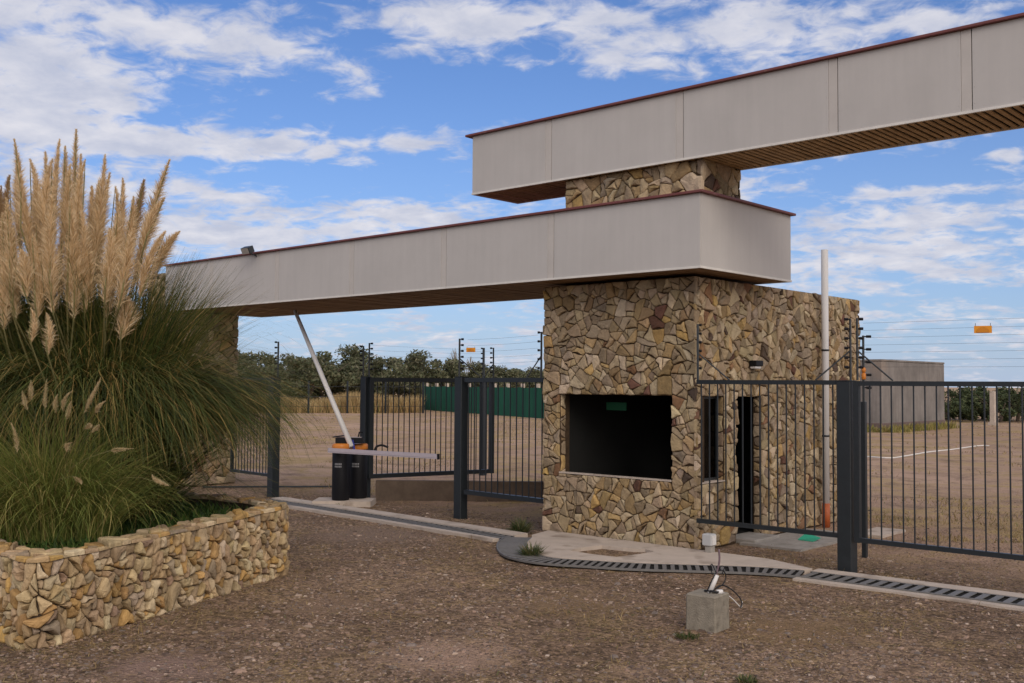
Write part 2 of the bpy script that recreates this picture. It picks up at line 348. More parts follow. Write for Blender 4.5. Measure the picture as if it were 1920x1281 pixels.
def stones(mb, W, H, fn, size, seed, pal, openings=(), joint=.012, thick=.035, aspect=1.0, sizefn=None, bulge=.012, split=.6, cut=(.03, .13), coarse=1.9, spread=.5):
    r = np.random.default_rng(seed); pts = []; rad = []; fine = size; size = size * coarse
    fails = 0
    while fails < 900:                       # irregular dart throwing, v scaled by the aspect
        x = r.uniform(0, W); y = r.uniform(0, H); k = size * (sizefn(x, y) if sizefn else 1) * r.choice([.55, .8, 1.15, 1.7], p=[.34, .3, .22, .14])
        if pts:
            P = np.array(pts); d = np.hypot(P[:, 0] - x, (P[:, 1] - y) / aspect)
            if (d < (np.array(rad) + k) * .5).any(): fails += 1; continue
        pts.append((x, y)); rad.append(k); fails = 0 if len(pts) < 40 else max(0, fails - 40)
    P = np.array(pts); Rr = np.array(rad)
    for i, (x, y) in enumerate(pts):
        B = size * 2.6; poly = [(max(0, x - B), max(0, y - B * aspect)), (min(W, x + B), max(0, y - B * aspect)), (min(W, x + B), min(H, y + B * aspect)), (max(0, x - B), min(H, y + B * aspect))]
        d = np.hypot(P[:, 0] - x, (P[:, 1] - y) / aspect); idx = np.argsort(d)[1:22]
        for j in idx:
            if d[j] > size * 4: break
            dx, dy = (P[j, 0] - x), (P[j, 1] - y) / aspect ** 2; D = math.hypot(P[j, 0] - x, (P[j, 1] - y) / aspect)
            w = (D * D + Rr[i] ** 2 * .45 - Rr[j] ** 2 * .45) / 2
            poly = clip(poly, dx, dy, dx * x + dy * y + w)
            if len(poly) < 3: break
        if len(poly) < 3: continue
        pieces = [poly]
        for (a0, a1, b0, b1) in openings:
            new = []
            for q in pieces:
                xs = [t[0] for t in q]; ys = [t[1] for t in q]
                if max(xs) <= a0 or min(xs) >= a1 or max(ys) <= b0 or min(ys) >= b1: new.append(q); continue
                new.append(clip(q, 1, 0, a0)); new.append(clip(q, -1, 0, -a1))
                mid = clip(clip(q, 1, 0, a1), -1, 0, -a0) if len(q) > 2 else []
                if len(mid) > 2: new.append(clip(mid, 0, 1, b0)); new.append(clip(mid, 0, -1, -b1))
            pieces = [q for q in new if len(q) > 2]
        todo = [(q_, 0) for q_ in pieces]
        while todo:
            q, gen = todo.pop()
            A = abs(area(q))
            if gen < 7 and A > fine * fine * math.exp(r.normal(-.35, spread)) * 1.25 and A > fine * fine * .35:
                cx = sum(t[0] for t in q) / len(q); cy = sum(t[1] for t in q) / len(q)
                mxx = sum((t[0] - cx) ** 2 for t in q); myy = sum((t[1] - cy) ** 2 for t in q); mxy = sum((t[0] - cx) * (t[1] - cy) for t in q)
                an = .5 * math.atan2(2 * mxy, mxx - myy) + r.normal(0, .42); ux_, uy_ = math.cos(an), math.sin(an); dd_ = cx * ux_ + cy * uy_ + r.normal(0, fine * .16)
                qa, qb = clip(q, ux_, uy_, dd_), clip(q, -ux_, -uy_, -dd_)
                if len(qa) > 2 and len(qb) > 2: todo += [(qa, gen + 1), (qb, gen + 1)]; continue
            if A < fine * fine * .05: continue
            cx = sum(t[0] for t in q) / len(q); cy = sum(t[1] for t in q) / len(q)
            # drop very short edges, cut the corners, roughen
            q2 = [t for k, t in enumerate(q) if math.hypot(t[0] - q[k - 1][0], t[1] - q[k - 1][1]) > fine * .08]
            if len(q2) < 3: continue
            ring = []; n = len(q2)
            for k in range(n):
                p0, p1, p2 = q2[k - 1], q2[k], q2[(k + 1) % n]
                la = math.hypot(p1[0] - p0[0], p1[1] - p0[1]); lb = math.hypot(p2[0] - p1[0], p2[1] - p1[1])
                ct = min(r.uniform(*cut), fine * .12 / la); cb = min(r.uniform(*cut), fine * .12 / lb)
                ring.append((p1[0] + (p0[0] - p1[0]) * ct, p1[1] + (p0[1] - p1[1]) * ct)); ring.append((p1[0] + (p2[0] - p1[0]) * cb, p1[1] + (p2[1] - p1[1]) * cb))
                if lb > fine * .5:
                    mk = r.normal(0, .05) ; ex, ey = p2[0] - p1[0], p2[1] - p1[1]; ring.append((p1[0] + ex * .5 + ey * min(mk, .07), p1[1] + ey * .5 - ex * min(mk, .07)))
            rr = math.sqrt(A / 3.14)
            def scaled(jn): 
                o = []
                for (a, b) in ring:
                    dd = math.hypot(a - cx, b - cy) + 1e-6; f = max(.15, 1 - jn / dd); o.append((cx + (a - cx) * f, cy + (b - cy) * f))
                return o
            j0 = joint * r.uniform(.7, 1.4); th = thick * r.uniform(.35, 1.4); sx, sy = r.normal(0, .14, 2)
            r0 = scaled(j0 * .6); r1 = scaled(j0); r2 = scaled(j0 + min(.012, rr * .2)); r3 = scaled(j0 + min(.05, rr * .5))
            def dep(a, b, base): return base + max(-.012, min(.012, (a - cx) * sx + (b - cy) * sy))
            col = pick(pal, r); n3 = len(ring)
            vs = [fn(a, b, 0.0) for a, b in r0] + [fn(a, b, dep(a, b, th * .72)) for a, b in r1] + [fn(a, b, dep(a, b, th)) for a, b in r2] + [fn(a, b, dep(a, b, th + bulge * .7) + r.normal(0, .0018)) for a, b in r3] + [fn(cx, cy, th + bulge)]
            fs = []
            for L_ in range(3):
                for k in range(n3):
                    k2 = (k + 1) % n3; fs.append((L_ * n3 + k, L_ * n3 + k2, (L_ + 1) * n3 + k2, (L_ + 1) * n3 + k))
            for k in range(n3): fs.append((3 * n3 + k, 3 * n3 + (k + 1) % n3, 4 * n3))
            mb.add(vs, fs, tuple(col))

# ------------------------------------------------------------------ guard house
WX, WY, XL, YE, ZT = -7.60, 12.0, -10.30, 17.15, 3.67
gh = empty('guard_house', (WX, WY, 0), 'stone clad guard house with a wide dark window, standing under the two long beams', 'guard house')
tk = .035
WIN = (-9.985, -8.0, .885, 2.055); SW = (12.14, 12.76, .87, 2.05); DR = (13.08, 13.80, 0.0, 2.04)
# masonry shell, 0.22 thick, made of butted blocks around the openings
th = .22; w = MB(); x0, x1, y0, y1 = XL + tk, WX - tk, WY + tk, YE - tk
w.box((x0, y0, -.1), (WIN[0], y0 + th, ZT)); w.box((WIN[1], y0, -.1), (x1, y0 + th, ZT)); w.box((WIN[0], y0, -.1), (WIN[1], y0 + th, WIN[2])); w.box((WIN[0], y0, WIN[3]), (WIN[1], y0 + th, ZT))
yb = y0 + th
for a, b, zs in ((yb, SW[1], [(-.1, SW[2]), (SW[3], ZT)]), (SW[1], DR[0], [(-.1, ZT)]), (DR[0], DR[1], [(DR[3], ZT)]), (DR[1], y1, [(-.1, ZT)])):
    for z0, z1 in zs: w.box((x1 - .13, a, z0), (x1, b, z1))
w.box((x0, yb, -.1), (x0 + th, y1, ZT)); w.box((x0 + th, y1 - th, -.1), (x1 - th, y1, ZT))
wall = w.build('wall', M_mortar, gh)
front = MB(); stones(front, WX - XL, ZT, lambda u, v, d: (XL + u, WY + tk - d, v), .165, 11, PAL_WALL, [(WIN[0] - XL, WIN[1] - XL, WIN[2], WIN[3])], joint=.0085, thick=tk, aspect=.85, bulge=.003)
front.build('stone_facing', M_stone, gh)
side = MB(); stones(side, YE - WY, ZT, lambda u, v, d: (WX - tk + d, WY + u, v), .158, 12, PAL_WALL, [(SW[0] - WY, SW[1] - WY, SW[2], SW[3]), (DR[0] - WY, DR[1] - WY, -1, DR[3])], joint=.0085, thick=tk, aspect=.9, bulge=.003)
stones(side, WX - XL, ZT, lambda u, v, d: (WX - u, YE - tk + d, v), .3, 13, PAL_WALL, joint=.010, thick=tk)
stones(side, YE - WY, ZT, lambda u, v, d: (XL + tk - d, YE - u, v), .3, 14, PAL_WALL, joint=.010, thick=tk)
side.build('stone_facing', M_stone, gh)
# reveals of small slips of stone inside the openings
rv = MB(); stones(rv, .11, SW[3] - SW[2], lambda u, v, d: (x1 - .01 - u, SW[1] + .003 - d * .5, SW[2] + v), .16, 21, PAL_WALL, joint=.010, thick=.02); rv.build('reveal_stones', M_stone, gh)
rv = MB(); stones(rv, .12, DR[3], lambda u, v, d: (x1 - .005 - u, DR[1] + .003 - d * .5, v), .16, 22, PAL_WALL, joint=.010, thick=.02); rv.build('reveal_stones', M_stone, gh)
rv = MB(); stones(rv, th - .1, WIN[3] - WIN[2], lambda u, v, d: (WIN[0] - .003 + d * .5, y0 + .005 + u, WIN[2] + v), .16, 23, PAL_WALL, joint=.010, thick=.02); rv.build('reveal_stones', M_stone, gh)
sill = MB(); sill.box((WIN[0] + .004, y0 - .03, WIN[2] + .002), (WIN[1] - .004, y0 + .054, WIN[2] + .022)); sill.box((x1 - .09, SW[0] + .004, SW[2] + .002), (x1 + .02, SW[1] - .004, SW[2] + .02)); sill.build('window_sill', M_conc_l, gh)
# roof slab, floor
rf = MB(); rf.box((x0 + .02, WY + .06, ZT - .12), (x1 - .02, y1 - .02, ZT - .03)); rf.build('roof', M_conc, gh)
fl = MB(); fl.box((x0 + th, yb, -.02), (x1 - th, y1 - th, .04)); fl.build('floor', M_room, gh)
# room lining, a desk and shelves seen dimly through the glass
rm = MB(); e = .012; a0, a1, b0, b1 = x0 + th + e, x1 - th - e, yb + e, y1 - th - e
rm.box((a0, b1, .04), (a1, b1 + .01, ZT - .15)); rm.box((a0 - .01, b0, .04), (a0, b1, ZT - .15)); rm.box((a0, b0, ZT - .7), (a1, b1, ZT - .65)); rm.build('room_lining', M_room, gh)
dk = empty('desk', (-9.0, 12.95, .04), 'plain brown desk inside the guard house behind the wide window', 'desk')
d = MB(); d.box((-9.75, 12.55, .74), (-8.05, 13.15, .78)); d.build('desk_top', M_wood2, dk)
for xx in (-9.72, -8.12):
    for yy in (12.57, 13.08): d = MB(); d.box((xx, yy, .04), (xx + .05, yy + .05, .74)); d.build('leg', M_steel, dk)
Pc = PY(1094, 860, 13.0); cb = MB(); cb.box((Pc[0] - .16, 13.0, .04), (Pc[0] + .16, 13.35, 1.30), bev=.01); cb = cb.build('cabinet', mat('cabinet_grey', (.05, .045, .04), rough=.6)); tag(cb, 'grey cabinet standing inside the guard house, left end of the wide window', 'cabinet')
Q0, Q1 = PY(1137, 769, 12.7), PY(1174, 755, 12.7); po = MB(); po.box((Q0[0], 12.7, Q0[2]), (Q1[0], 12.72, Q1[2])); po = po.build('green_panel', mat('green_board', (.015, .11, .055), rough=.6)); tag(po, 'small green board hanging inside the guard house behind the wide window', 'board')
# windows
def window(parent, lo, hi, axis_, mull=None):
    fr = MB(); b = .035
    if axis_ == 'y':
        (xa, za), (xb, zb), y = lo, hi, y0 + .055
        fr.box((xa, y, za + .023), (xa + b, y + .04, zb)); fr.box((xb - b, y, za + .023), (xb, y + .04, zb)); fr.box((xa + b, y, za + .023), (xb - b, y + .04, za + .023 + b)); fr.box((xa + b, y, zb - b), (xb - b, y + .04, zb))
        gl = MB(); gl.box((xa + b, y + .015, za + .023 + b), (xb - b, y + .021, zb - b))
    else:
        (ya, za), (yb_, zb), x = lo, hi, x1 - .135
        fr.box((x, ya, za + .021), (x + .04, ya + b, zb)); fr.box((x, yb_ - b, za + .021), (x + .04, yb_, zb)); fr.box((x, ya + b, za + .021), (x + .04, yb_ - b, za + .021 + b)); fr.box((x, ya + b, zb - b), (x + .04, yb_ - b, zb))
        gl = MB(); gl.box((x + .015, ya + b, za + .021 + b), (x + .021, yb_ - b, zb - b))
    f = fr.build('window_frame', M_steel, parent); gl.build('pane', M_glass, parent); return f
def sub(name, parent, loc):
    o = bpy.data.objects.new(name, None); C.objects.link(o); o.location = loc; o.parent = parent; o.matrix_parent_inverse = Matrix.Translation(parent.location).inverted(); return o
window(gh, (SW[0], SW[2]), (SW[1], SW[3]), 'x')
# steel door, standing ajar inwards, with a grey push bar
dr = MB(); dr.obox((x1 - .15, DR[0] + .02, .05), (-.5, .30, 0), (.02, .035, 0), (0, 0, 1.96)); drr = dr.build('door', M_black, gh)
db_ = MB(); db_.obox((x1 - .145, DR[0] + .02, .95), (-.46, .28, 0), (.025, .04, 0), (0, 0, .10)); db_.build('push_bar', mat('grey_bar', (.10, .10, .10), rough=.5), drr)
st = MB(); st.box((x1 - .2, DR[0] + .003, -.02), (x1 + .3, DR[1] - .003, .055), bev=.01); st.build('doorstep', M_conc, gh)
# upper stone pillar, part of the house
PX0, PX1, PY0, PY1, PZ0, PZ1 = -9.52, -7.21, 11.56, 12.5, 4.66, 5.13
pm = MB(); pm.box((PX0 + .03, PY0 + .03, PZ0), (PX1 - .03, PY1 - .03, PZ1)); pm.build('pillar_core', M_mortar, gh)
pl = MB(); hh = PZ1 - PZ0
stones(pl, PX1 - PX0, hh, lambda u, v, d: (PX0 + u, PY0 + .03 - d, PZ0 + v), .19, 31, PAL_WALL, joint=.006, thick=.03)
stones(pl, PY1 - PY0, hh, lambda u, v, d: (PX1 - .03 + d, PY0 + u, PZ0 + v), .19, 32, PAL_WALL, joint=.006, thick=.03)
stones(pl, PX1 - PX0, hh, lambda u, v, d: (PX1 - u, PY1 - .03 + d, PZ0 + v), .22, 33, PAL_WALL, joint=.006, thick=.03)
stones(pl, PY1 - PY0, hh, lambda u, v, d: (PX0 + .03 - d, PY1 - u, PZ0 + v), .22, 34, PAL_WALL, joint=.006, thick=.03)
pl.build('pillar_stones', M_stone, gh)

# ------------------------------------------------------------------ the two beams
def beam(label, X0, X1, Y0, Y1, Z0, Z1, seams, pitch, bw, wood, ends):
    b = empty('fascia_beam', (X0, Y0, Z0), label, 'beam', 'long panelled beams of the entrance')
    c = MB(); c.box((X0 + .02, Y0 + .02, Z0 + .09), (X1 - .02, Y1 - .02, Z1 - .01)); c.box((X0 + .03, Y0 + .0195, Z0 + .03), (X1 - .03, Y0 + .029, Z0 + .0895)); c.box((X0 + .03, Y1 - .029, Z0 + .03), (X1 - .03, Y1 - .0195, Z0 + .0895)); c.build('core', M_seam, b)
    xs = [X0] + seams + [X1]
    for i in range(len(xs) - 1):
        a, e = xs[i], xs[i + 1] - .004
        g = .0 if i == 0 else .006
        stripw = .11
        for (yA, yB) in ((Y0, Y0 + .018), (Y1 - .018, Y1)):
            hasstrip = i < len(xs) - 2
            p = MB(); p.box((a + g, yA, Z0 + .026), (e - (stripw if hasstrip else 0), yB, Z1), bev=.0015); p.build('panel', M_panel, b)
            if hasstrip: p = MB(); p.box((e - stripw + .003, yA + .003, Z0 + .026), (e, yB - .003, Z1), bev=.0015); p.build('joint_strip', M_strip, b)
    for (xA, xB) in ((X0 - .0, X0 + .018), (X1 - .018, X1)):
        p = MB(); p.box((xA, Y0 + .0205, Z0 + .026), (xB, Y1 - .0205, Z1), bev=.0015); p.build('panel', M_panel, b)
    sc_ = MB(); rs_ = random.Random(9)
    for xj in seams:
        for zk in np.linspace(Z0 + .10, Z1 - .08, 5):
            for dx_ in (-.135, .03): sc_.tube([(xj + dx_, Y0 + .002, zk), (xj + dx_, Y0 - .003, zk)], .006, 6)
    sc_.build('screws', M_strip, b)
    # pale bottom flashing angle
    f = MB(); t = .028; o = .008
    f.box((X0 - o, Y0 - o, Z0), (X1 + o, Y0 + .03, Z0 + t)); f.box((X0 - o, Y1 - .03, Z0), (X1 + o, Y1 + o, Z0 + t))
    f.box((X0 - o, Y0 + .03, Z0), (X0 + .03, Y1 - .03, Z0 + t)); f.box((X1 - .03, Y0 + .03, Z0), (X1 + o, Y1 - .03, Z0 + t)); f.build('bottom_flashing', M_flash, b)
    # soffit boards across the beam with dark gaps
    s = MB(); x = X0 + .03; rr = random.Random(5)
    while x < X1 - bw - .03:
        s.box((x, Y0 + .032, Z0 + .012 + rr.uniform(-.004, .004)), (x + bw * rr.uniform(.94, 1.03), Y1 - .032, Z0 + .026)); x += pitch
    s.build('soffit', wood, b)
    k = MB(); ov = .05
    k.box((X0 - ends[0], Y0 - ov, Z1 + .002), (X1 + ends[1], Y1 + ov, Z1 + .036), bev=.005); k.build('coping', M_cope, b)
    return b
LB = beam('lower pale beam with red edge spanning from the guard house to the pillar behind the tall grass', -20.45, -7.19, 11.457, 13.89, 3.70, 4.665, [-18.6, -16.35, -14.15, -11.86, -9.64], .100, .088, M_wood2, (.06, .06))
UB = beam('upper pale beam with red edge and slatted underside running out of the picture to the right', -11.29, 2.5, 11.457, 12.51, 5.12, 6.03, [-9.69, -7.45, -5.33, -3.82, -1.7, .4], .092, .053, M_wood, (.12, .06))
k = MB(); k.box((-7.215, 13.905, 3.70), (-7.18, 13.93, 4.1)); 
# left pillar carrying the lower beam
lp = empty('stone_pillar', (-19.6, 12.9, 0), 'brown stone pillar carrying the left end of the lower beam, half hidden by the tall grass', 'pillar')
c = MB(); c.box((-22.0, 11.93, -.1), (-20.03, 12.96, 3.69)); c.box((-22.0, 11.93, 3.69), (-20.55, 12.96, 4.62)); c.build('core', M_mortar, lp)
pl = MB(); stones(pl, 2.0, 3.69, lambda u, v, d: (-22.03 + u, 11.93 - d, v), .24, 41, PAL_WALL, thick=.03); stones(pl, 1.09, 3.69, lambda u, v, d: (-20.03 + d, 11.90 + u, v), .24, 42, PAL_WALL, thick=.03); stones(pl, 2.0, 3.69, lambda u, v, d: (-20.03 - u, 12.96 + d, v), .26, 43, PAL_WALL, thick=.03); stones(pl, 1.09, 4.6, lambda u, v, d: (-22.0 - d, 12.99 - u, v), .26, 44, PAL_WALL, thick=.03)
stones(pl, 1.45, .92, lambda u, v, d: (-22.0 + u, 11.93 - d, 3.70 + v), .24, 45, PAL_WALL, thick=.03)
pl.build('stone_facing', M_stone, lp)
# floodlight on the lower beam
P = PY(476, 478, 11.38); fl = empty('floodlight', P, 'small grey floodlight fixed to the red edge of the lower beam', 'floodlight')
f = MB(); f.obox(P + np.array([-.14, -.16, .0]), (.26, 0, 0), (0, .10, .05), (0, -.05, .11)); f.build('lamp_body', M_steel, fl)
f = MB(); f.obox(P + np.array([-.12, -.168, .003]), (.22, 0, 0), (0, -.045, .10), (0, -.006, -.003)); f.build('lens', M_conc, fl)
f = MB(); f.tube([P + np.array([-.02, -.06, .03]), P + np.array([.0, .0, .0]), P + np.array([.0, .06, -.02])], .014, 6); f.build('bracket', M_steel, fl)
# wall lamp beside the door
wl = empty('wall_lamp', (WX, 13.5, 2.52), 'small black and white wall lamp on the stone side wall above the doorway', 'wall lamp')
f = MB(); f.box((WX + .01, 13.38, 2.48), (WX + .13, 13.58, 2.56), bev=.008); f.build('hood', M_black, wl)
f = MB(); f.box((WX + .012, 13.40, 2.44), (WX + .11, 13.56, 2.479), bev=.01); f.build('lens', M_white, wl)
# tall plastic vent pipe
P0 = np.array([-7.50, 15.1, 0]); P0 = G(1547, 1000, 0); 
vp = empty('vent_pipe', (-7.47, 15.55, 0), 'tall pale plastic pipe with an orange foot standing against the stone side wall', 'pipe')
f = MB(); f.tube([(-7.47, 15.55, .36), (-7.47, 15.55, 4.36)], .055, 14); f.build('pipe_shaft', M_pvc, vp, True)
f = MB(); f.tube([(-7.47, 15.55, -.02), (-7.47, 15.55, .36)], .060, 14); f.build('pipe_foot', M_redpipe, vp, True)
for zz_ in (1.4, 2.75): f = MB(); f.tube([(-7.47, 15.55, zz_), (-7.47, 15.55, zz_ + .03)], .059, 14); f.build('clamp', M_steel, vp, True)

# ------------------------------------------------------------------ forecourt: slab, drain, strips
HOLE = [(-8.70, 10.68), (-8.74, 10.98), (-8.66, 11.33), (-8.33, 11.36), (-8.05, 11.47), (-7.86, 11.40), (-7.88, 11.05), (-7.95, 10.70), (-8.3, 10.66)]
def sheet(name, outline, z, t, m, hole=None, kind='structure', parent=None):
    import bmesh
    bm = bmesh.new(); vs = [bm.verts.new((x, y, z)) for x, y in outline]; es = [bm.edges.new((vs[i], vs[(i + 1) % len(vs)])) for i in range(len(vs))]
    if hole:
        hv = [bm.verts.new((x, y, z)) for x, y in hole]; es += [bm.edges.new((hv[i], hv[(i + 1) % len(hv)])) for i in range(len(hv))]
    bmesh.ops.triangle_fill(bm, use_beauty=True, edges=es); bmesh.ops.recalc_face_normals(bm, faces=bm.faces)
    if bm.faces[:] and sum(f.normal.z for f in bm.faces) < 0: bmesh.ops.reverse_faces(bm, faces=bm.faces)
    r_ = bmesh.ops.extrude_face_region(bm, geom=bm.faces[:]); vv_ = [g_ for g_ in r_['geom'] if isinstance(g_, bmesh.types.BMVert)]
    for v_ in vv_: v_.co.z += t
    bmesh.ops.recalc_face_normals(bm, faces=bm.faces)
    me = bpy.data.meshes.new(name); bm.to_mesh(me); bm.free(); me.materials.append(m); o = bpy.data.objects.new(name, me); C.objects.link(o)
    if kind: o['kind'] = kind
    return o
arc_c = [(-10.03, 11.17), (-9.74, 10.72), (-9.34, 10.29), (-8.92, 10.00), (-8.45, 9.94), (-7.95, 10.13), (-7.45, 10.36), (-7.0, 10.66), (-6.6, 10.94), (-6.2, 11.18), (-5.75, 11.33)]
arc = [p for p in catmull([np.array([*p, 0]) for p in arc_c], 6)]
left_c = [np.array([-16.6, 11.38, 0]), np.array([-13.5, 11.24, 0]), np.array([-11.6, 11.12, 0]), np.array([-10.12, 11.02, 0])]
right_c = [np.array([-5.72, 11.335, 0]), np.array([-3.4, 11.43, 0]), np.array([-1.0, 11.5, 0]), np.array([2.5, 11.6, 0])]
def offs(path, d):
    out = []
    for i, p in enumerate(path):
        t = path[min(i + 1, len(path) - 1)] - path[max(i - 1, 0)]; t = t / np.linalg.norm(t); nrm = np.array([-t[1], t[0], 0]); out.append(p + nrm * d)
    return out
def drain(path, half, pitch, slot, label, group='drain grates across the entrance'):
    dg = empty('drain_grate', path[0], label, 'drain grate', group)
    ch = MB(); a = offs(path, half - .012); b = offs(path, -half + .012)
    for i in range(len(path) - 1): ch.add([(*a[i][:2], .004), (*b[i][:2], .004), (*b[i + 1][:2], .004), (*a[i + 1][:2], .004)], [(0, 1, 2, 3)])
    for sg in (1, -1):
        w1_ = offs(path, sg * (half - .0215))
        for i in range(len(path) - 1): ch.add([(*w1_[i][:2], .004), (*w1_[i + 1][:2], .004), (*w1_[i + 1][:2], .023), (*w1_[i][:2], .023)], [(0, 1, 2, 3)])
    ch.build('channel', M_dark, dg)  # near-black lining stands in for the shade of a deeper channel
    s = [0]
    for i in range(len(path) - 1): s.append(s[-1] + np.linalg.norm(path[i + 1] - path[i]))
    def at(q):
        i = max(0, min(len(path) - 2, int(np.searchsorted(s, q)) - 1)); t = (q - s[i]) / (s[i + 1] - s[i]); d_ = path[i + 1] - path[i]; d_ = d_ / np.linalg.norm(d_); return path[i] + (path[i + 1] - path[i]) * t, d_
    gr = MB(); q = pitch * .5; zt = .024
    while q < s[-1]:
        p, d_ = at(q); nrm = np.array([-d_[1], d_[0], 0]); w_ = pitch - slot
        gr.obox(p - d_ * w_ / 2 - nrm * (half - .022) + np.array([0, 0, zt - .008]), d_ * w_, nrm * 2 * (half - .022), (0, 0, .008)); q += pitch
    for sg in (1, -1):
        o1 = offs(path, sg * (half - .02)); o2 = offs(path, sg * half)
        for i in range(len(path) - 1):
            A, B, C_, D = o1[i], o1[i + 1], o2[i + 1], o2[i]
            vs = [(*k_[:2], .002) for k_ in (A, B, C_, D)] + [(*k_[:2], zt + .003) for k_ in (A, B, C_, D)]; gr.add(vs, [(0, 1, 2, 3), (4, 5, 6, 7), (0, 1, 5, 4), (1, 2, 6, 5), (2, 3, 7, 6), (3, 0, 4, 7)])
    gr.build('grate_bars', M_grate, dg)
    return dg
drain(arc, .205, .098, .050, 'curved slotted drain grate bending round the concrete apron of the guard house')
drain(left_c, .15, .12, .07, 'straight dark drain grate leading away to the left towards the planter')
drain(right_c, .19, .135, .066, 'straight slotted drain grate running out of the picture on the right')
def strip(path, a, b, name, z1=.022):
    A = offs(path, a); B = offs(path, b); s = MB()
    for i in range(len(path) - 1):
        vs = [(*k_[:2], -.05) for k_ in (A[i], A[i + 1], B[i + 1], B[i])] + [(*k_[:2], z1) for k_ in (A[i], A[i + 1], B[i + 1], B[i])]
        s.add(vs, [(4, 5, 6, 7), (0, 1, 5, 4), (1, 2, 6, 5), (2, 3, 7, 6), (3, 0, 4, 7)])
    o = s.build(name, M_conc_l); o['kind'] = 'structure'; return o
def dens(path, n=10): return catmull(path, n)
strip(dens(left_c), .155, .42, 'concrete_kerb_strip', .045); strip(dens(left_c), -.155, -.27, 'concrete_kerb_strip', .028)
strip(dens(right_c), .195, .42, 'concrete_kerb_strip', .03); strip(dens(right_c), -.195, -.31, 'concrete_kerb_strip', .012)
inner = offs(arc, .21); slab_out = [(-10.12, 11.93), (-9.98, 11.40)] + [(p[0], p[1]) for p in inner[1:]] + [(-5.78, 11.66), (-6.5, 11.93)]
sheet('concrete_apron', slab_out, -.05, .085, M_conc_l, HOLE)
pv = MB(); pv.box((-7.52, 12.98, -.05), (-6.6, 15.0, .018)); o = pv.build('paving', M_conc); o['kind'] = 'structure'
pv = MB(); pv.box((-6.80, 15.0, -.05), (-6.35, 15.9, .02)); o = pv.build('paving', M_conc_l); o['kind'] = 'structure'

# ------------------------------------------------------------------ posts, rails, gates
def bars_panel(parent, A, B, z0, z1, n, rail=.055, br=.007, stiles=(False, False), st_w=.05):
    A = np.array([A[0], A[1], 0.]); B = np.array([B[0], B[1], 0.]); d = B - A; Ln = np.linalg.norm(d); d /= Ln; nr = np.array([-d[1], d[0], 0])
    for z in (z0, z1 - rail):
        r_ = MB(); r_.obox(A - nr * rail / 2 + np.array([0, 0, z]), d * Ln, nr * rail, (0, 0, rail)); r_.build('rail', M_steel, parent)
    for i in range(n):
        p = A + d * Ln * (i + .5) / n; m_ = MB(); m_.obox(p - d * br - nr * br + np.array([0, 0, z0 + rail]), d * 2 * br, nr * 2 * br, (0, 0, z1 - z0 - 2 * rail)); m_.build('bar', M_steel, parent)
    for k_, P_ in ((0, A), (1, B - d * st_w)):
        if stiles[k_]: m_ = MB(); m_.obox(P_ - nr * (rail / 2 + .002) + np.array([0, 0, z0 - .003]), d * st_w, nr * (rail + .004), (0, 0, z1 - z0 + .006)); m_.build('stile', M_steel, parent)
def post(x, y, w_, h, label):
    p = empty('gate_post', (x, y, 0), label, 'post', 'square dark steel posts of the fence')
    m_ = MB(); m_.box((x - w_ / 2, y - w_ / 2, -.1), (x + w_ / 2, y + w_ / 2, h - .008), bev=.006); m_.build('shaft', M_steel, p)
    m_ = MB(); m_.box((x - w_ / 2 - .004, y - w_ / 2 - .004, h - .008), (x + w_ / 2 + .004, y + w_ / 2 + .004, h), bev=.002); m_.build('cap', M_steel, p)
post(-5.49, 11.98, .175, 2.27, 'thick dark steel post between the guard house fence and the right hand gate')
post(-12.30, 12.26, .165, 2.32, 'dark steel post left of the guard house, in front of the open gate')
post(-17.16, 11.97, .17, 2.32, 'dark steel post at the right edge of the tall grass, left of the opening')
post(-15.66, 13.02, .16, 2.33, 'dark steel post right behind the two black barrier housings')
post(-17.7, 18.4, .14, 2.28, 'slim inner steel post behind the open gate leaf')
f1 = empty('barred_fence', (-6.5, 11.93, 0), 'dark barred fence panel in front of the guard house doorway', 'fence', 'barred steel fence panels'); bars_panel(f1, (-7.53, 11.92), (-5.58, 11.94), .39, 2.27, 16)
f2 = empty('barred_fence', (-11.2, 12.1, 0), 'dark barred fence panel between the middle post and the left wall of the guard house', 'fence', 'barred steel fence panels'); bars_panel(f2, (-12.13, 12.2), (-10.33, 12.1), .40, 2.30, 13, rail=.07)
f3 = empty('sliding_gate', (-3.5, 11.95, 0), 'long dark barred gate running out of the picture on the right', 'gate'); bars_panel(f3, (-5.38, 11.95), (1.6, 11.95), .36, 2.26, 54, stiles=(True, True), st_w=.07)
f4 = empty('gate_leaf', (-18.1, 12.2, 0), 'dark barred gate leaf half hidden behind the tall grass', 'gate'); bars_panel(f4, (-18.9, 12.15), (-17.19, 12.0), .36, 2.30, 14, stiles=(True, True))
Ga = T(691, 800, 20.0); Gb = T(925, 800, 21.4)
f5 = empty('gate_leaf', (Ga[0], Ga[1], 0), 'open dark barred gate leaf standing behind the barrier arm and middle post', 'gate'); bars_panel(f5, Ga, Gb, .385, 2.31, 24, rail=.08, br=.0075, stiles=(True, True), st_w=.09)
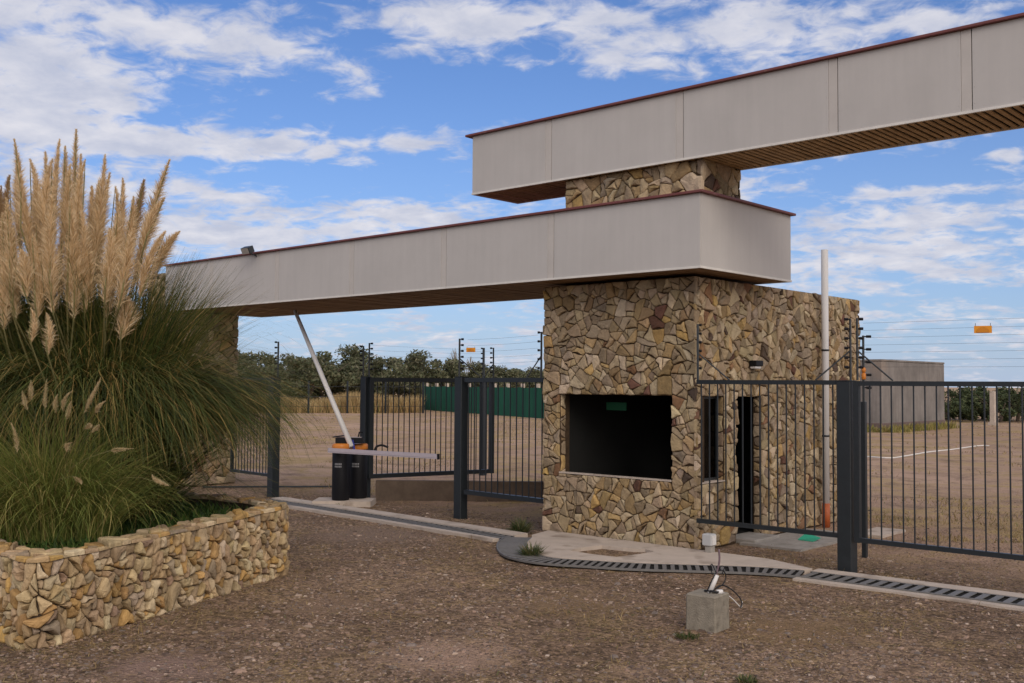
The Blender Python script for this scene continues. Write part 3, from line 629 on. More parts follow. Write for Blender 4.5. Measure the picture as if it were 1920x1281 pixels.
# electric wire brackets
def ebracket(base, h, side, n, label, brace=0, extra=.07, r=.016, group='electric fence brackets with black insulators'):
    b = np.array(base, float); e_ = empty('electric_bracket', b, label, 'fence bracket', group); s = np.array([side[0], side[1], 0.])
    m_ = MB(); m_.tube([b, b + np.array([0, 0, h])], r, 6); m_.build('rod', M_steel, e_)
    for i in range(n):
        z = h * (1 - .015 - i * .86 / max(1, n - 1) * .9); m_ = MB(); m_.tube([b + np.array([0, 0, z]) + s * .0, b + np.array([0, 0, z]) + s * (extra * .5)], .008, 6); m_.tube([b + np.array([0, 0, z]) + s * (extra * .4), b + np.array([0, 0, z]) + s * extra], .018, 8); m_.build('insulator', M_black, e_)
    if brace:
        m_ = MB(); m_.tube([b + np.array([0, 0, h * .48]), b + s * brace + np.array([0, 0, .0])], .010, 6); m_.build('brace', M_steel, e_)
    return e_
rdir = (.74, .67); ldir = (-.74, -.67)
ebracket((-17.1, 12.0, 2.32), .68, ldir, 6, 'insulator bracket on the post at the right edge of the tall grass', r=.018)
P = T(681, 700, 19.9); ebracket((P[0], P[1], 2.33), .58, ldir, 6, 'shorter left one of the two insulator brackets above the barrier housings')
P = T(692, 700, 20.0); ebracket((P[0], P[1], 2.33), .64, rdir, 6, 'taller right one of the two insulator brackets above the barrier housings')
ebracket((-12.34, 12.25, 2.32), .63, rdir, 6, 'insulator bracket with slanting brace on the middle post beside the yellow sign', .35)
ebracket((-17.7, 18.4, 2.28), .80, ldir, 6, 'thick insulator bracket on the slim inner post', r=.03)
P = T(925, 700, 21.35); ebracket((P[0], P[1], 2.31), .63, ldir, 6, 'thin insulator bracket at the free end of the open gate leaf', .2)
ebracket((-10.40, 12.08, 2.30), .70, ldir, 5, 'insulator bracket against the left edge of the guard house', .22, extra=.06)
ebracket((-7.51, 11.90, 2.27), .74, rdir, 6, 'insulator bracket at the front corner of the guard house', .42, extra=.05)
ebracket((-5.42, 11.95, 2.27), .74, ldir, 6, 'insulator bracket on the thick right post, insulators facing the wall', .42, extra=.07, r=.014)
ebracket((-5.335, 11.95, 2.27), .74, rdir, 6, 'insulator bracket on the left stile of the long right gate', .42, extra=.07, r=.014)
P = T(1619, 700, 13.6); 
rp = MB(); ebracket((P[0], P[1], 2.0), .86, rdir, 5, 'shorter insulator bracket behind the thick right post beside the orange beacon', extra=.10)
q = empty('inner_post', (P[0], P[1], 0), 'slender dark post hidden behind the thick right post, carrying the orange beacon', 'post'); m_ = MB(); m_.box((P[0] - .03, P[1] - .03, -.1), (P[0] + .03, P[1] + .03, 2.0), bev=.004); m_.build('shaft', M_steel, q)
# beacon
P = T(1619.5, 712, 13.45); bc = empty('warning_beacon', P, 'small orange warning beacon of two stacked domes behind the thick right post', 'beacon')
m_ = MB(); m_.tube([P + np.array([0, 0, z_]) for z_ in (0, .01, .07, .09)], [.02, .029, .029, .014], 10); m_.build('lower_dome', M_orange, bc, True)
m_ = MB(); m_.tube([P + np.array([0, 0, z_]) for z_ in (.09, .10, .14, .16)], [.014, .027, .027, .008], 10); m_.build('upper_dome', M_orange, bc, True)
# wires
def wire(A, B, label, group, r=.0016, sag=.01):
    A = np.array(A); B = np.array(B); m_ = MB(); m_.tube([A + (B - A) * t + np.array([0, 0, -4 * sag * t * (1 - t)]) for t in np.linspace(0, 1, 7)], r, 4); o = m_.build('fence_wire', M_steel); tag(o, label, 'wire', group)
for i in range(7): wire((-5.28, 12.0, 2.95 - i * .087), (1.6, 12.0, 2.95 - i * .087), 'thin steel wire strung above the long right gate', 'wires above the right gate')
for i in range(5): wire((-12.19, 12.29, 2.93 - i * .10), (-10.45, 12.05, 2.95 - i * .10), 'thin steel wire strung between the middle post bracket and the guard house', 'wires left of the guard house', .0018)
N0 = T(694, 700, 20.0)
for i in range(4): wire((N0[0], N0[1], 2.93 - i * .10), (-17.66, 18.36, 3.03 - i * .10), 'thin steel wire strung above the open gate leaf', 'wires above the open gate', .002)
# yellow signs
def wsign(c, w_, h, ax, label):
    c = np.array(c); ax = np.array([*ax, 0.]); ax /= np.linalg.norm(ax); nr = np.array([-ax[1], ax[0], 0]); s = empty('warning_sign', c, label, 'sign', 'yellow signs hung on the electric wires')
    m_ = MB(); m_.obox(c - ax * w_ / 2 - np.array([0, 0, h / 2]) - nr * .01, ax * w_, nr * .003, (0, 0, h)); m_.build('plate', M_yellow, s)
    m_ = MB(); # rounded hump pressed in the front
    for k_ in range(8):
        a0_, a1_ = math.pi * k_ / 8, math.pi * (k_ + 1) / 8
        p = [c - nr * .016 + ax * math.cos(a) * w_ * .36 * f_ + np.array([0, 0, -h * .38 + math.sin(a) * h * .75 * f_]) for a, f_ in ((a0_, 1), (a1_, 1))] + [c - nr * .016 + np.array([0, 0, -h * .38])]
        b2 = [v_ + nr * .004 for v_ in p]; m_.add(p + b2, [(0, 1, 2), (3, 5, 4), (0, 3, 4, 1)])
    m_.build('hump', mat('yellow_relief', (.55, .20, .012), rough=.45), s)
    for sg in (-1, 1): m_ = MB(); m_.tube([c + ax * w_ * .42 * sg + np.array([0, 0, h / 2 - .01]), c + ax * w_ * .42 * sg + np.array([0, 0, h / 2 + .025]), c + ax * w_ * .42 * sg + nr * .01 + np.array([0, 0, h / 2 + .03])], .003, 5); m_.build('clip', M_steel, s)
wsign(PY(1843, 618, 11.98), .18, .080, (1, .35), 'yellow warning sign hanging on the wires over the long right gate')
# on the wires between the barrier brackets and the inner post
best = min(np.linspace(0, 1, 400), key=lambda s: abs(proj(N0 * (1 - s) + np.array([-17.66, 18.36, 3.0]) * s)[0] - 883)); Pw = N0 * (1 - best) + np.array([-17.66, 18.36, 0]) * best; Pw[2] = T(883, 656, float((Pw - EYE) @ FW))[2]
wsign(Pw, .215, .105, (.74, .67), 'yellow warning sign hanging on the wires above the open gate leaf')

# ------------------------------------------------------------------ low concrete wall behind the open gate, rail
lw = MB(); A = np.array([-15.30, 12.98, 0]); B = np.array([-11.6, 16.2, 0]); d = (B - A) / np.linalg.norm(B - A); nr = np.array([-d[1], d[0], 0])
lw.obox(A + np.array([0, 0, -.1]), d * np.linalg.norm(B - A), nr * .16, (0, 0, .46)); o = lw.build('low_wall', M_conc_w); tag(o, 'low brown concrete wall at the foot of the open gate leaf', 'wall')
tr = MB(); A = G(380, 915); B = G(628, 914); tr.tube([A + np.array([0, 0, .02]), B + np.array([0, 0, .02])], .018, 6); o = tr.build('gate_track', M_steel); tag(o, 'thin dark steel track lying across the driveway opening', 'gate track')
pb = G(642, 950); 
bs = MB(); Bc = T(656, 937, 19.0); Bc[2] = 0
ax = np.array([.76, .65, 0]); ay = np.array([-.65, .76, 0]); ax /= np.linalg.norm(ax); ay /= np.linalg.norm(ay)
bs.obox(Bc - ax * .62 - ay * .32 + np.array([0, 0, -.05]), ax * 1.05, ay * .62, (0, 0, .14)); o = bs.build('concrete_plinth', M_conc_l); tag(o, 'low concrete plinth under the two black barrier housings', 'plinth')
# ------------------------------------------------------------------ barriers
def barrier(px, base_py, t, rad, label):
    c = T(px, base_py, t); z0 = .092; c[2] = z0
    b = empty('barrier_housing', c, label, 'barrier', 'black barrier housings with orange tops'); ztop = T(px, 843, t)[2]
    n = 20; rings = []
    for z, k_ in ((z0, .95), (z0 + .02, 1), (ztop - .01, 1), (ztop, .98)):
        rings.append([tuple(c * [1, 1, 0] + np.array([math.cos(a) * rad * k_, math.sin(a) * rad * k_, z])) for a in np.linspace(0, 2 * math.pi, n, endpoint=False)])
    m_ = MB(); m_.loft(rings); m_.build('housing', M_black, b, True)
    rings = [[tuple(c * [1, 1, 0] + np.array([math.cos(a) * rad * k_, math.sin(a) * rad * k_, z])) for a in np.linspace(0, 2 * math.pi, n, endpoint=False)] for z, k_ in ((ztop, 1.0), (ztop + .012, 1.04), (ztop + .085, 1.04), (ztop + .105, .93))]
    m_ = MB(); m_.loft(rings); m_.build('orange_cap', M_orange, b, True)
    # pale two-line sticker
    f_ = -ay; side_ = ax
    for dz in (0, -.045):
        m_ = MB(); o_ = c * [1, 1, 0] + f_ * (rad + .002) + np.array([0, 0, ztop - .27 + dz])
        for k_ in range(5):
            a0_ = -.55 + k_ * .17; a1_ = a0_ + .125; pts = []
            for a in (a0_, a1_):
                v_ = (f_ * math.cos(a) + side_ * math.sin(a)) * (rad + .002); pts += [c * [1, 1, 0] + v_ + np.array([0, 0, ztop - .27 + dz]), c * [1, 1, 0] + v_ + np.array([0, 0, ztop - .24 + dz])]
            m_.add(pts, [(0, 2, 3, 1)])
        m_.build('sticker', mat('sticker_grey', (.22, .22, .23), rough=.5), b)
    return b, c, ztop
b1, c1, zt1 = barrier(638.5, 937, 18.9, .158, 'left black barrier housing with orange top band')
b2, c2, zt2 = barrier(671, 933, 19.25, .168, 'right black barrier housing with orange top band')
# motor box lying across the caps
mc = (c1 + c2) / 2; mt = max(zt1, zt2) + .105
bx = empty('barrier_motor', (mc[0], mc[1], mt), 'dark open motor box with lifted lid on top of the barrier housings', 'motor box')
m_ = MB(); m_.obox(np.array([*mc[:2], mt]) - ax * .25 - ay * .10, ax * .50, ay * .2, (0, 0, .10)); m_.build('motor_case', M_black, bx)
m_ = MB(); m_.obox(np.array([*mc[:2], mt + .10]) - ax * .30 - ay * .11, ax * .22 + np.array([0, 0, .03]), ay * .22, (0, 0, .02)); m_.build('lid', M_black, bx)
m_ = MB(); m_.obox(np.array([*mc[:2], mt + .102]) - ax * .0 - ay * .08, ax * .22, ay * .1, (0, 0, .012)); m_.build('hinge_plate', mat('grey_plate', (.3, .26, .25), rough=.5), bx)
m_ = MB(); m_.tube([np.array([*mc[:2], mt + .10]) + ax * .15, np.array([*mc[:2], mt + .20]) + ax * .17, np.array([*mc[:2], mt + .19]) + ax * .24], .014, 6); m_.build('handle', M_black, bx)
# raised arm and lowered arm
A = T(659, 838, 18.9); B = PY(553, 583, 12.35)
ra = empty('boom_gate', A, 'white barrier arm raised steeply to the underside of the lower beam', 'barrier arm')
m_ = MB(); m_.tube([A, A + (B - A) * .5, B], [.050, .045, .036], 10); m_.build('pole', M_white, ra, True)
m_ = MB(); m_.tube([A - (B - A) * .02 + ax * .03, A + (B - A) * .045 + ax * .07], .02, 8); m_.build('blue_strap', mat('blue_strap', (.02, .03, .20), rough=.5), ra)
A = T(616, 845, 18.75); B = T(821, 857, 17.3); B[2] = A[2] - .02; B = T(821, 857, 17.4)
la = empty('boom_gate', A, 'pale barrier arm held level across the front of the black housings', 'barrier arm')
d = (B - A); Ln = np.linalg.norm(d); d /= Ln; up = np.array([0, 0, 1.]); sd = np.cross(d, up); sd /= np.linalg.norm(sd); m_ = MB(); m_.obox(A - up * .035 - sd * .02, d * Ln, sd * .04, up * .082); m_.obox(A - up * .012 - sd * .026, d * Ln, sd * .052, up * .012); m_.build('pole', M_lilac, la)
m_ = MB(); m_.obox(B - up * .042 - sd * .025, d * .02, sd * .05, up * .094); m_.build('end_cap', M_black, la)
# bent black cable behind the level arm
pts = catmull([T(702, 846, 19.3), T(706, 838, 19.3), T(716, 835, 19.3), T(728, 839, 19.3)], 5); m_ = MB(); m_.tube(pts, .02, 6); o = m_.build('bent_hose', M_cable); tag(o, 'short bent black hose sticking up behind the level barrier arm', 'hose')
# ------------------------------------------------------------------ foreground block with conduit
c0, c1_, c2_ = G(1342, 1187, 0), G(1285, 1178, 0), G(1369, 1176, 0)
e1 = (c1_ - c0); l1 = np.linalg.norm(e1); e1 /= l1; e2 = np.array([-e1[1], e1[0], 0]) * -1
if e2 @ (c2_ - c0) < 0: e2 = -e2
sz = .30
bl = empty('concrete_block', c0, 'square grey concrete block with a pipe and loose cables on the foreground gravel', 'concrete block')
m_ = MB(); 
def blk(z, k_): 
    a, b_ = k_, sz - k_; e_ = .012; return [tuple(c0 + e1 * u + e2 * v + np.array([0, 0, z])) for u, v in ((a + e_, a), (b_ - e_, a), (b_, a + e_), (b_, b_ - e_), (b_ - e_, b_), (a + e_, b_), (a, b_ - e_), (a, a + e_))]
m_.loft([blk(-.05, 0), blk(.16, .003), blk(.302, .002), blk(.314, .012)]); m_.build('block', M_conc_b, bl)
top = c0 + e1 * .13 + e2 * .15 + np.array([0, 0, .315]); P1 = T(1330, 1110, float((top - EYE) @ FW)); P1[2] = .31; dpt = float((P1 - EYE) @ FW)
P2 = T(1344, 1078, dpt)
m_ = MB(); m_.tube([P1, P2], .024, 10); m_.build('conduit', M_white, bl, True)
m_ = MB(); m_.tube(catmull([T(1342, 1082, dpt), T(1346, 1066, dpt), T(1349, 1050, dpt), T(1348, 1030, dpt)], 4), .009, 6); m_.build('purple_cable', M_cond, bl, True)
def loop(pts, r, mm, dp=0): 
    m_ = MB(); m_.tube(catmull([T(x, y, dpt + k_) for x, y, k_ in pts], 6), r, 6); m_.build('cable', mm, bl, True)
loop([(1326, 1108, 0), (1336, 1086, -.02), (1345, 1072, 0), (1356, 1070, .05), (1361, 1082, .08), (1355, 1096, .05), (1342, 1104, 0), (1330, 1112, -.03)], .0055, M_cable)
loop([(1334, 1110, 0), (1352, 1098, .05), (1368, 1103, .1), (1384, 1117, .12), (1391, 1130, .12), (1389, 1139, .1)], .007, M_cable)
loop([(1358, 1112, .0), (1372, 1122, .08), (1384, 1134, .12), (1390, 1139, .12), (1392, 1128, .12)], .005, M_white)
loop([(1336, 1078, 0), (1332, 1064, 0), (1335, 1058, 0), (1340, 1068, 0), (1344, 1074, 0), (1352, 1062, 0), (1358, 1064, 0), (1354, 1076, 0)], .0045, M_cable)
m_ = MB(); q_ = T(1336, 1112, dpt); q_[2] = .317; m_.tube(catmull([q_ + np.array([-.07, -.02, .01]), q_ + np.array([0, -.03, .018]), q_ + np.array([.06, 0, .012]), q_ + np.array([.02, .05, .02])], 4), .011, 6); m_.build('cable_bundle', M_cable, bl, True)
m_ = MB(); m_.tube([q_ + np.array([.055, .03, .0]), q_ + np.array([.055, .03, .03])], [.04, .03], 10); m_.build('pipe_stub', M_white, bl, True)
# junction box at the guard house corner
jb = empty('junction_box', (-7.35, 11.87, 0), 'small pale electrical box on a stub at the foot of the guard house corner', 'junction box')
m_ = MB(); m_.box((-7.35, 11.80, .02), (-7.25, 11.90, .12), bev=.01); m_.build('stub', M_conc, jb)
m_ = MB(); m_.box((-7.38, 11.78, .12), (-7.235, 11.91, .275), bev=.012); m_.build('box', mat('box_grey', (.42, .42, .42), rough=.5), jb)
m_ = MB(); m_.box((-7.235, 11.80, .135), (-7.228, 11.89, .26), bev=.002); m_.build('lid', M_white, jb)
# green dustpan
Pg = G(1518, 1016, 0); dp = empty('dustpan', Pg, 'small green plastic dustpan lying on the paving by the stone side wall', 'dustpan')
m_ = MB(); m_.add([Pg + np.array(v_) for v_ in ((-.14, -.08, .02), (.10, -.10, .02), (.12, .10, .05), (-.10, .10, .10), (-.14, -.08, .028), (.10, -.10, .028), (.12, .10, .058), (-.10, .10, .108))], [(0, 1, 2, 3), (4, 5, 6, 7), (0, 1, 5, 4), (1, 2, 6, 5), (2, 3, 7, 6), (3, 0, 4, 7)]); m_.build('pan', M_greenp, dp)
m_ = MB(); m_.tube([Pg + np.array([-.11, .1, .10]), Pg + np.array([-.2, .22, .12])], .014, 6); m_.build('handle', M_greenp, dp)

# ------------------------------------------------------------------ background: tank, pale post, hose, fences
tk_ = empty('water_tank', (-20.85, 49.5, 0), 'square grey concrete tank standing in the yard beyond the right gate', 'tank')
m_ = MB(); m_.box((-26.5, 49.6, -.2), (-20.9, 57.8, 3.42), bev=.03); m_.build('tank_wall', M_conc_t, tk_)
m_ = MB(); m_.box((-26.52, 49.58, 3.42), (-20.88, 57.82, 3.52), bev=.02); m_.build('lid_slab', M_conc_t, tk_)
m_ = MB(); m_.box((-26.55, 49.55, -.2), (-20.87, 57.84, .42), bev=.02); m_.build('footing', mat('footing', (.14, .10, .09), rough=.95, var=.2, vscale=1), tk_)
P = G(1862, 797, 0); m_ = MB(); m_.box((P[0] - .14, P[1] - .14, -.1), (P[0] + .14, P[1] + .14, 1.95), bev=.02); m_.box((P[0] - .22, P[1] - .22, -.1), (P[0] + .22, P[1] + .22, .16)); o = m_.build('concrete_post', M_conc_l); tag(o, 'pale concrete post in front of the shrubs beyond the right gate', 'post')
pts = [G(x, y) + np.array([0, 0, .02]) for x, y in ((1560, 852), (1620, 857), (1668, 860), (1700, 856), (1740, 849), (1785, 844), (1835, 837), (1855, 837))]; m_ = MB(); m_.tube(catmull(pts, 5), .022, 6); o = m_.build('hose', M_flash); tag(o, 'pale hose lying across the yard beyond the right gate', 'hose')
def line_fence(A, B, n, h, label, name, wires=(), r=.05, cloth=None):
    A = np.array([A[0], A[1], 0.]); B = np.array([B[0], B[1], 0.]); f_ = empty(name, A, label, 'fence')
    for i in range(n + 1):
        p = A + (B - A) * i / n; hh_ = h * (1.12 if cloth else 1); m_ = MB(); m_.box((p[0] - r, p[1] - r, -.1), (p[0] + r, p[1] + r, hh_)); m_.build('post', M_conc_l if cloth else M_steel, f_)
    if cloth:
        nseg = n * 6; vs = []; d = (B - A) / np.linalg.norm(B - A); nr = np.array([-d[1], d[0], 0])
        for i in range(nseg + 1):
            p = A + (B - A) * i / nseg; wv = .06 * math.sin(i * 1.7) + .04 * math.sin(i * .6); tp = h - .05 * abs(math.sin(i * math.pi / 6))
            p = p - nr * (r + .12) * (1 if nr @ (p - EYE) > 0 else -1)
            for zz2, off in ((0, .0), (tp, 0)): vs.append(p + nr * wv + np.array([0, 0, zz2]))
        fs = [(2 * i, 2 * i + 2, 2 * i + 3, 2 * i + 1) for i in range(nseg)]; vb = [v_ + nr * .02 for v_ in vs]; m_ = MB(); m_.add(vs, fs); m_.add(vb, [tuple(reversed(q2)) for q2 in fs]); m_.build('shade_cloth', cloth, f_)
    for z in wires:
        m_ = MB(); m_.tube([A + np.array([0, 0, z]), B + np.array([0, 0, z])], .018, 4); m_.build('wire', M_steel, f_)
line_fence((-70, 34.7), (-57.5, 53.3), 8, 2.35, 'thin dark wire fence in front of the tall yellow reeds', 'wire_fence', (.5, 1.2, 1.95))
line_fence((-64.5, 60.2), (-34, 47.2), 14, 2.0, 'long dark green shade cloth fence seen behind the gate', 'cloth_fence', (), .10, M_green)

# ------------------------------------------------------------------ planter
A0, B0, C0, D0 = np.array([-8.78, 3.84]), np.array([-10.22, 7.42]), np.array([-11.05, 7.62]), np.array([-12.66, 7.22])
front_path = [np.array([-13.6, 3.62]), np.array([-11.5, 3.70]), np.array([-9.6, 3.76]), np.array([-8.96, 3.76]), np.array([-8.80, 3.86]), np.array([-8.86, 4.10]), np.array([-9.28, 5.20]), np.array([-9.72, 6.28]), np.array([-10.03, 7.02]), np.array([-10.12, 7.20]), np.array([-10.30, 7.36]), np.array([-10.75, 7.44]), np.array([-11.6, 7.36]), np.array([-13.6, 7.0]), np.array([-16.5, 6.5])]
fp = [p[:2] for p in catmull([np.array([*p, 0]) for p in front_path], 8)]
S = [0.0]
for i in range(len(fp) - 1): S.append(S[-1] + np.linalg.norm(fp[i + 1] - fp[i]))
S = np.array(S); FP = np.array(fp)
TT = np.gradient(FP, axis=0); TT /= np.linalg.norm(TT, axis=1)[:, None]; NN = np.stack([TT[:, 1], -TT[:, 0]], 1)     # outward
if NN[20] @ np.array([1, -1]) < 0: NN = -NN
def pp(u, d): return np.array([np.interp(u, S, FP[:, 0]) + np.interp(u, S, NN[:, 0]) * d, np.interp(u, S, FP[:, 1]) + np.interp(u, S, NN[:, 1]) * d])
def ztop(u): return np.interp(u, [0, 5, S[-1] * .55, S[-1]], [.75, .75, .80, .80])
pl_ = empty('planter', (-10, 5.5, 0), 'low stone walled planter holding the tall grasses at the left', 'planter')
Ltot = S[-1]
core = MB(); us = np.linspace(0, Ltot, 160)
for u, v in zip(us[:-1], us[1:]):
    a, b_, c_, d_ = pp(u, -.03), pp(v, -.03), pp(v, -.26), pp(u, -.26); zt_ = ztop(u) - .05
    vs = [(*k_, -.1) for k_ in (a, b_, c_, d_)] + [(*k_, zt_) for k_ in (a, b_, c_, d_)]; core.add(vs, [(4, 5, 6, 7), (0, 1, 5, 4), (2, 3, 7, 6)])
core.build('wall_core', M_gap, pl_)
sm = MB(); stones(sm, Ltot, .74, lambda u, v, d: (*pp(u, -.03 + d), -.03 + v * (ztop(u) - .02) / .74), .122, 51, PAL_PLANT, joint=.0062, thick=.055, aspect=1.6, bulge=.008, cut=(.07, .24), coarse=1.12, spread=.35)
sm.build('stone_facing', M_stone, pl_)
cp = MB(); stones(cp, Ltot, .30, lambda u, v, d: (*pp(u, .022 - v), ztop(u) - .052 + d + .004 * math.sin(u * 9)), .17, 52, [(tuple(np.array(c) * 1.0), w) for c, w in PAL_PLANT], joint=.004, thick=.036, aspect=1.0, bulge=.004, coarse=1.3)
cp.build('coping_stones', M_stone, pl_)
inn = [tuple(pp(u, -.2)) for u in np.linspace(0, Ltot, 90)]
so_ = sheet('soil', inn, .55, .10, M_soil, kind=None); so_.parent = pl_; so_.matrix_parent_inverse = Matrix.Translation(pl_.location).inverted()

# ------------------------------------------------------------------ grasses
def blades(base, az_, Ln, th0, bend, w_, cols, seg=8, power=1.4, twist=.0):
    n = len(Ln); s = np.linspace(0, 1, seg + 1)
    th = th0[:, None] - bend[:, None] * s[None, :] ** power
    ds = (Ln / seg)[:, None]
    h = np.concatenate([np.zeros((n, 1)), np.cumsum(np.cos(th[:, :-1]) * ds, 1)], 1); z = np.concatenate([np.zeros((n, 1)), np.cumsum(np.sin(th[:, :-1]) * ds, 1)], 1)
    azs = az_[:, None] + twist * s[None, :] * rng.normal(0, 1, n)[:, None]
    P = np.stack([base[:, 0:1] + np.cos(azs) * h, base[:, 1:2] + np.sin(azs) * h, base[:, 2:3] + z], -1)
    face = rng.uniform(0, 2 * math.pi, n) * .5 + az_ + math.pi / 2
    face = np.where(rng.random(n) < .7, az_ + math.pi / 2 + rng.normal(0, .5, n), rng.uniform(0, 6.28, n))
    side_ = np.stack([np.cos(face), np.sin(face), np.zeros(n)], -1)[:, None, :]
    wd = (w_[:, None] * (1 - s[None, :] ** 2.2) * .5 + .0006)[:, :, None]
    V = np.stack([P - side_ * wd, P + side_ * wd], 2).reshape(-1, 3)
    o = (np.arange(n) * (seg + 1) * 2)[:, None]; k_ = np.arange(seg)[None, :] * 2
    F = np.stack([o + k_, o + k_ + 1, o + k_ + 3, o + k_ + 2], -1).reshape(-1, 4)
    return V, F, np.repeat(cols, (seg + 1) * 2, axis=0)
def pickcols(n, pal, wts, var=.2):
    pal = np.array(pal); wts = np.array(wts) / sum(wts); c = pal[rng.choice(len(pal), n, p=wts)]; return c * rng.uniform(1 - var, 1 + var, (n, 1))
def grass_clump(center, n, rad, L0, L1, tha, thb, b0, b1, w0, w1, pal, wts, seg=8, power=1.4, azr=None):
    a = rng.uniform(0, 2 * math.pi, n); r_ = rad * np.sqrt(rng.random(n)); base = np.stack([center[0] + np.cos(a) * r_, center[1] + np.sin(a) * r_, np.full(n, center[2])], 1)
    az_ = a + rng.normal(0, .5, n)
    return blades(base, az_, rng.uniform(L0, L1, n), np.radians(rng.uniform(tha, thb, n)), np.radians(rng.uniform(b0, b1, n)), rng.uniform(w0, w1, n), pickcols(n, pal, wts), seg, power, .25)
def merge(parts):
    o = 0; Vs = []; Fs = []; Cs = []
    for V, F, c_ in parts: Vs.append(V); Fs.append(F + o); Cs.append(c_); o += len(V)
    return np.concatenate(Vs), np.concatenate(Fs), np.concatenate(Cs)
GREEN = [(.060, .085, .020), (.095, .115, .028), (.16, .155, .040), (.30, .21, .065), (.42, .28, .10), (.034, .050, .014)]
PC = np.array([-11.60, 5.70, .66])
pg = empty('pampas_grass', PC, 'huge pampas grass clump with tall cream plumes filling the left of the picture', 'pampas grass')
parts = []
for (dx, dy, nn) in ((0, 0, 5200), (.14, .16, 4200), (-.50, -.40, 3600), (.1, -.4, 2200)):
    parts.append(grass_clump(PC + np.array([dx, dy, 0]), nn, .42, 2.2, 3.2, 72, 90, 116, 174, .009, .017, GREEN, [4, 4, 3, 1.6, 1.0, 3], seg=9, power=1.5))
parts.append(grass_clump(PC, 2600, .75, .9, 2.2, 35, 85, 40, 120, .008, .014, GREEN, [5, 3, 2, 1, .6, 4], seg=7))
parts.append(grass_clump(PC + np.array([-.5, -.3, 0]), 2600, .6, 2.4, 3.3, 80, 90, 15, 60, .009, .014, GREEN, [5, 4, 3, 1.2, .5, 5], seg=7, power=1.6))
parts.append(grass_clump(PC, 3400, .6, 2.3, 3.2, 78, 90, 20, 70, .009, .014, GREEN, [4, 4, 3, 1.4, .8, 3], seg=7, power=1.6))
parts.append(grass_clump(PC + np.array([.15, .15, 0]), 380, .5, 2.8, 3.7, 76, 89, 80, 150, .005, .008, GREEN, [1, 3, 4, 2, 1, 0], seg=10, power=2.0))
V, F, c_ = merge(parts); np_obj('foliage', V, F, c_, M_leaf, pg)
def plume(tip, bot, nb, wid, pal, parent, name='plume', base=None, sr=.008, barbw=.005):
    tip = np.array(tip); bot = np.array(bot); ax_ = tip - bot; Ln = np.linalg.norm(ax_); ax_ /= Ln; parts = []
    sway = np.array([rng.normal(0, .03), rng.normal(0, .03), 0])
    s = rng.random(nb) ** .85; axis_p = bot + ax_ * (Ln * s)[:, None] + sway * (s * (1 - s) * 4)[:, None]
    prof = np.minimum(1, s * 3.5 + .3) * (1 - s ** 1.5) * .95 + .10
    L_ = wid * prof * rng.uniform(.7, 1.5, nb)
    a = rng.uniform(0, 2 * math.pi, nb); e_a = np.cross(ax_, [0, 1, .1]); e_a /= np.linalg.norm(e_a); e_b = np.cross(ax_, e_a)
    rad = e_a[None] * np.cos(a)[:, None] + e_b[None] * np.sin(a)[:, None]
    ang = np.radians(rng.uniform(10, 46, nb)); d1 = ax_[None] * np.cos(ang)[:, None] + rad * np.sin(ang)[:, None]
    droop = np.array([0, 0, -1.]) * rng.uniform(.0, .5, nb)[:, None]; d2 = d1 + droop + rng.normal(0, .14, (nb, 3)); d2 /= np.linalg.norm(d2, axis=1)[:, None]
    p0 = axis_p; p1 = p0 + d1 * (L_ * .55)[:, None]; p2 = p1 + d2 * (L_ * .6)[:, None]
    sd_ = np.cross(d1, rng.normal(0, 1, (nb, 3))); sd_ /= np.linalg.norm(sd_, axis=1)[:, None] + 1e-9; w_ = (barbw * rng.uniform(.6, 1.3, nb))[:, None] * .5
    V = np.stack([p0 - sd_ * w_, p0 + sd_ * w_, p1 - sd_ * w_, p1 + sd_ * w_, p2 - sd_ * w_ * .25, p2 + sd_ * w_ * .25], 1).reshape(-1, 3); o = (np.arange(nb) * 6)[:, None]
    F = np.concatenate([o + np.array([[0, 1, 3, 2]]), o + np.array([[2, 3, 5, 4]])]).reshape(-1, 4); cc = np.repeat(pickcols(nb, pal, [1] * len(pal), .15), 6, 0)
    ob = np_obj(name, V, F, cc, M_plume, parent)
    if base is not None:
        m_ = MB(); mid = np.array(base) * .45 + bot * .55; mid[2] += .12 * np.hypot(*(bot - base)[:2]); m_.tube(catmull([base, mid, bot, bot + ax_ * Ln * .5, tip], 3), [sr] * 9 + [sr * .7] * 3 + [.001], 5, (.20, .18, .075)); m_.build('stem', M_straw, ob)
CREAM = [(.78, .60, .37), (.68, .50, .28), (.88, .73, .50), (.52, .37, .20)]
BROWN = [(.46, .31, .16), (.36, .23, .12), (.54, .39, .22)]
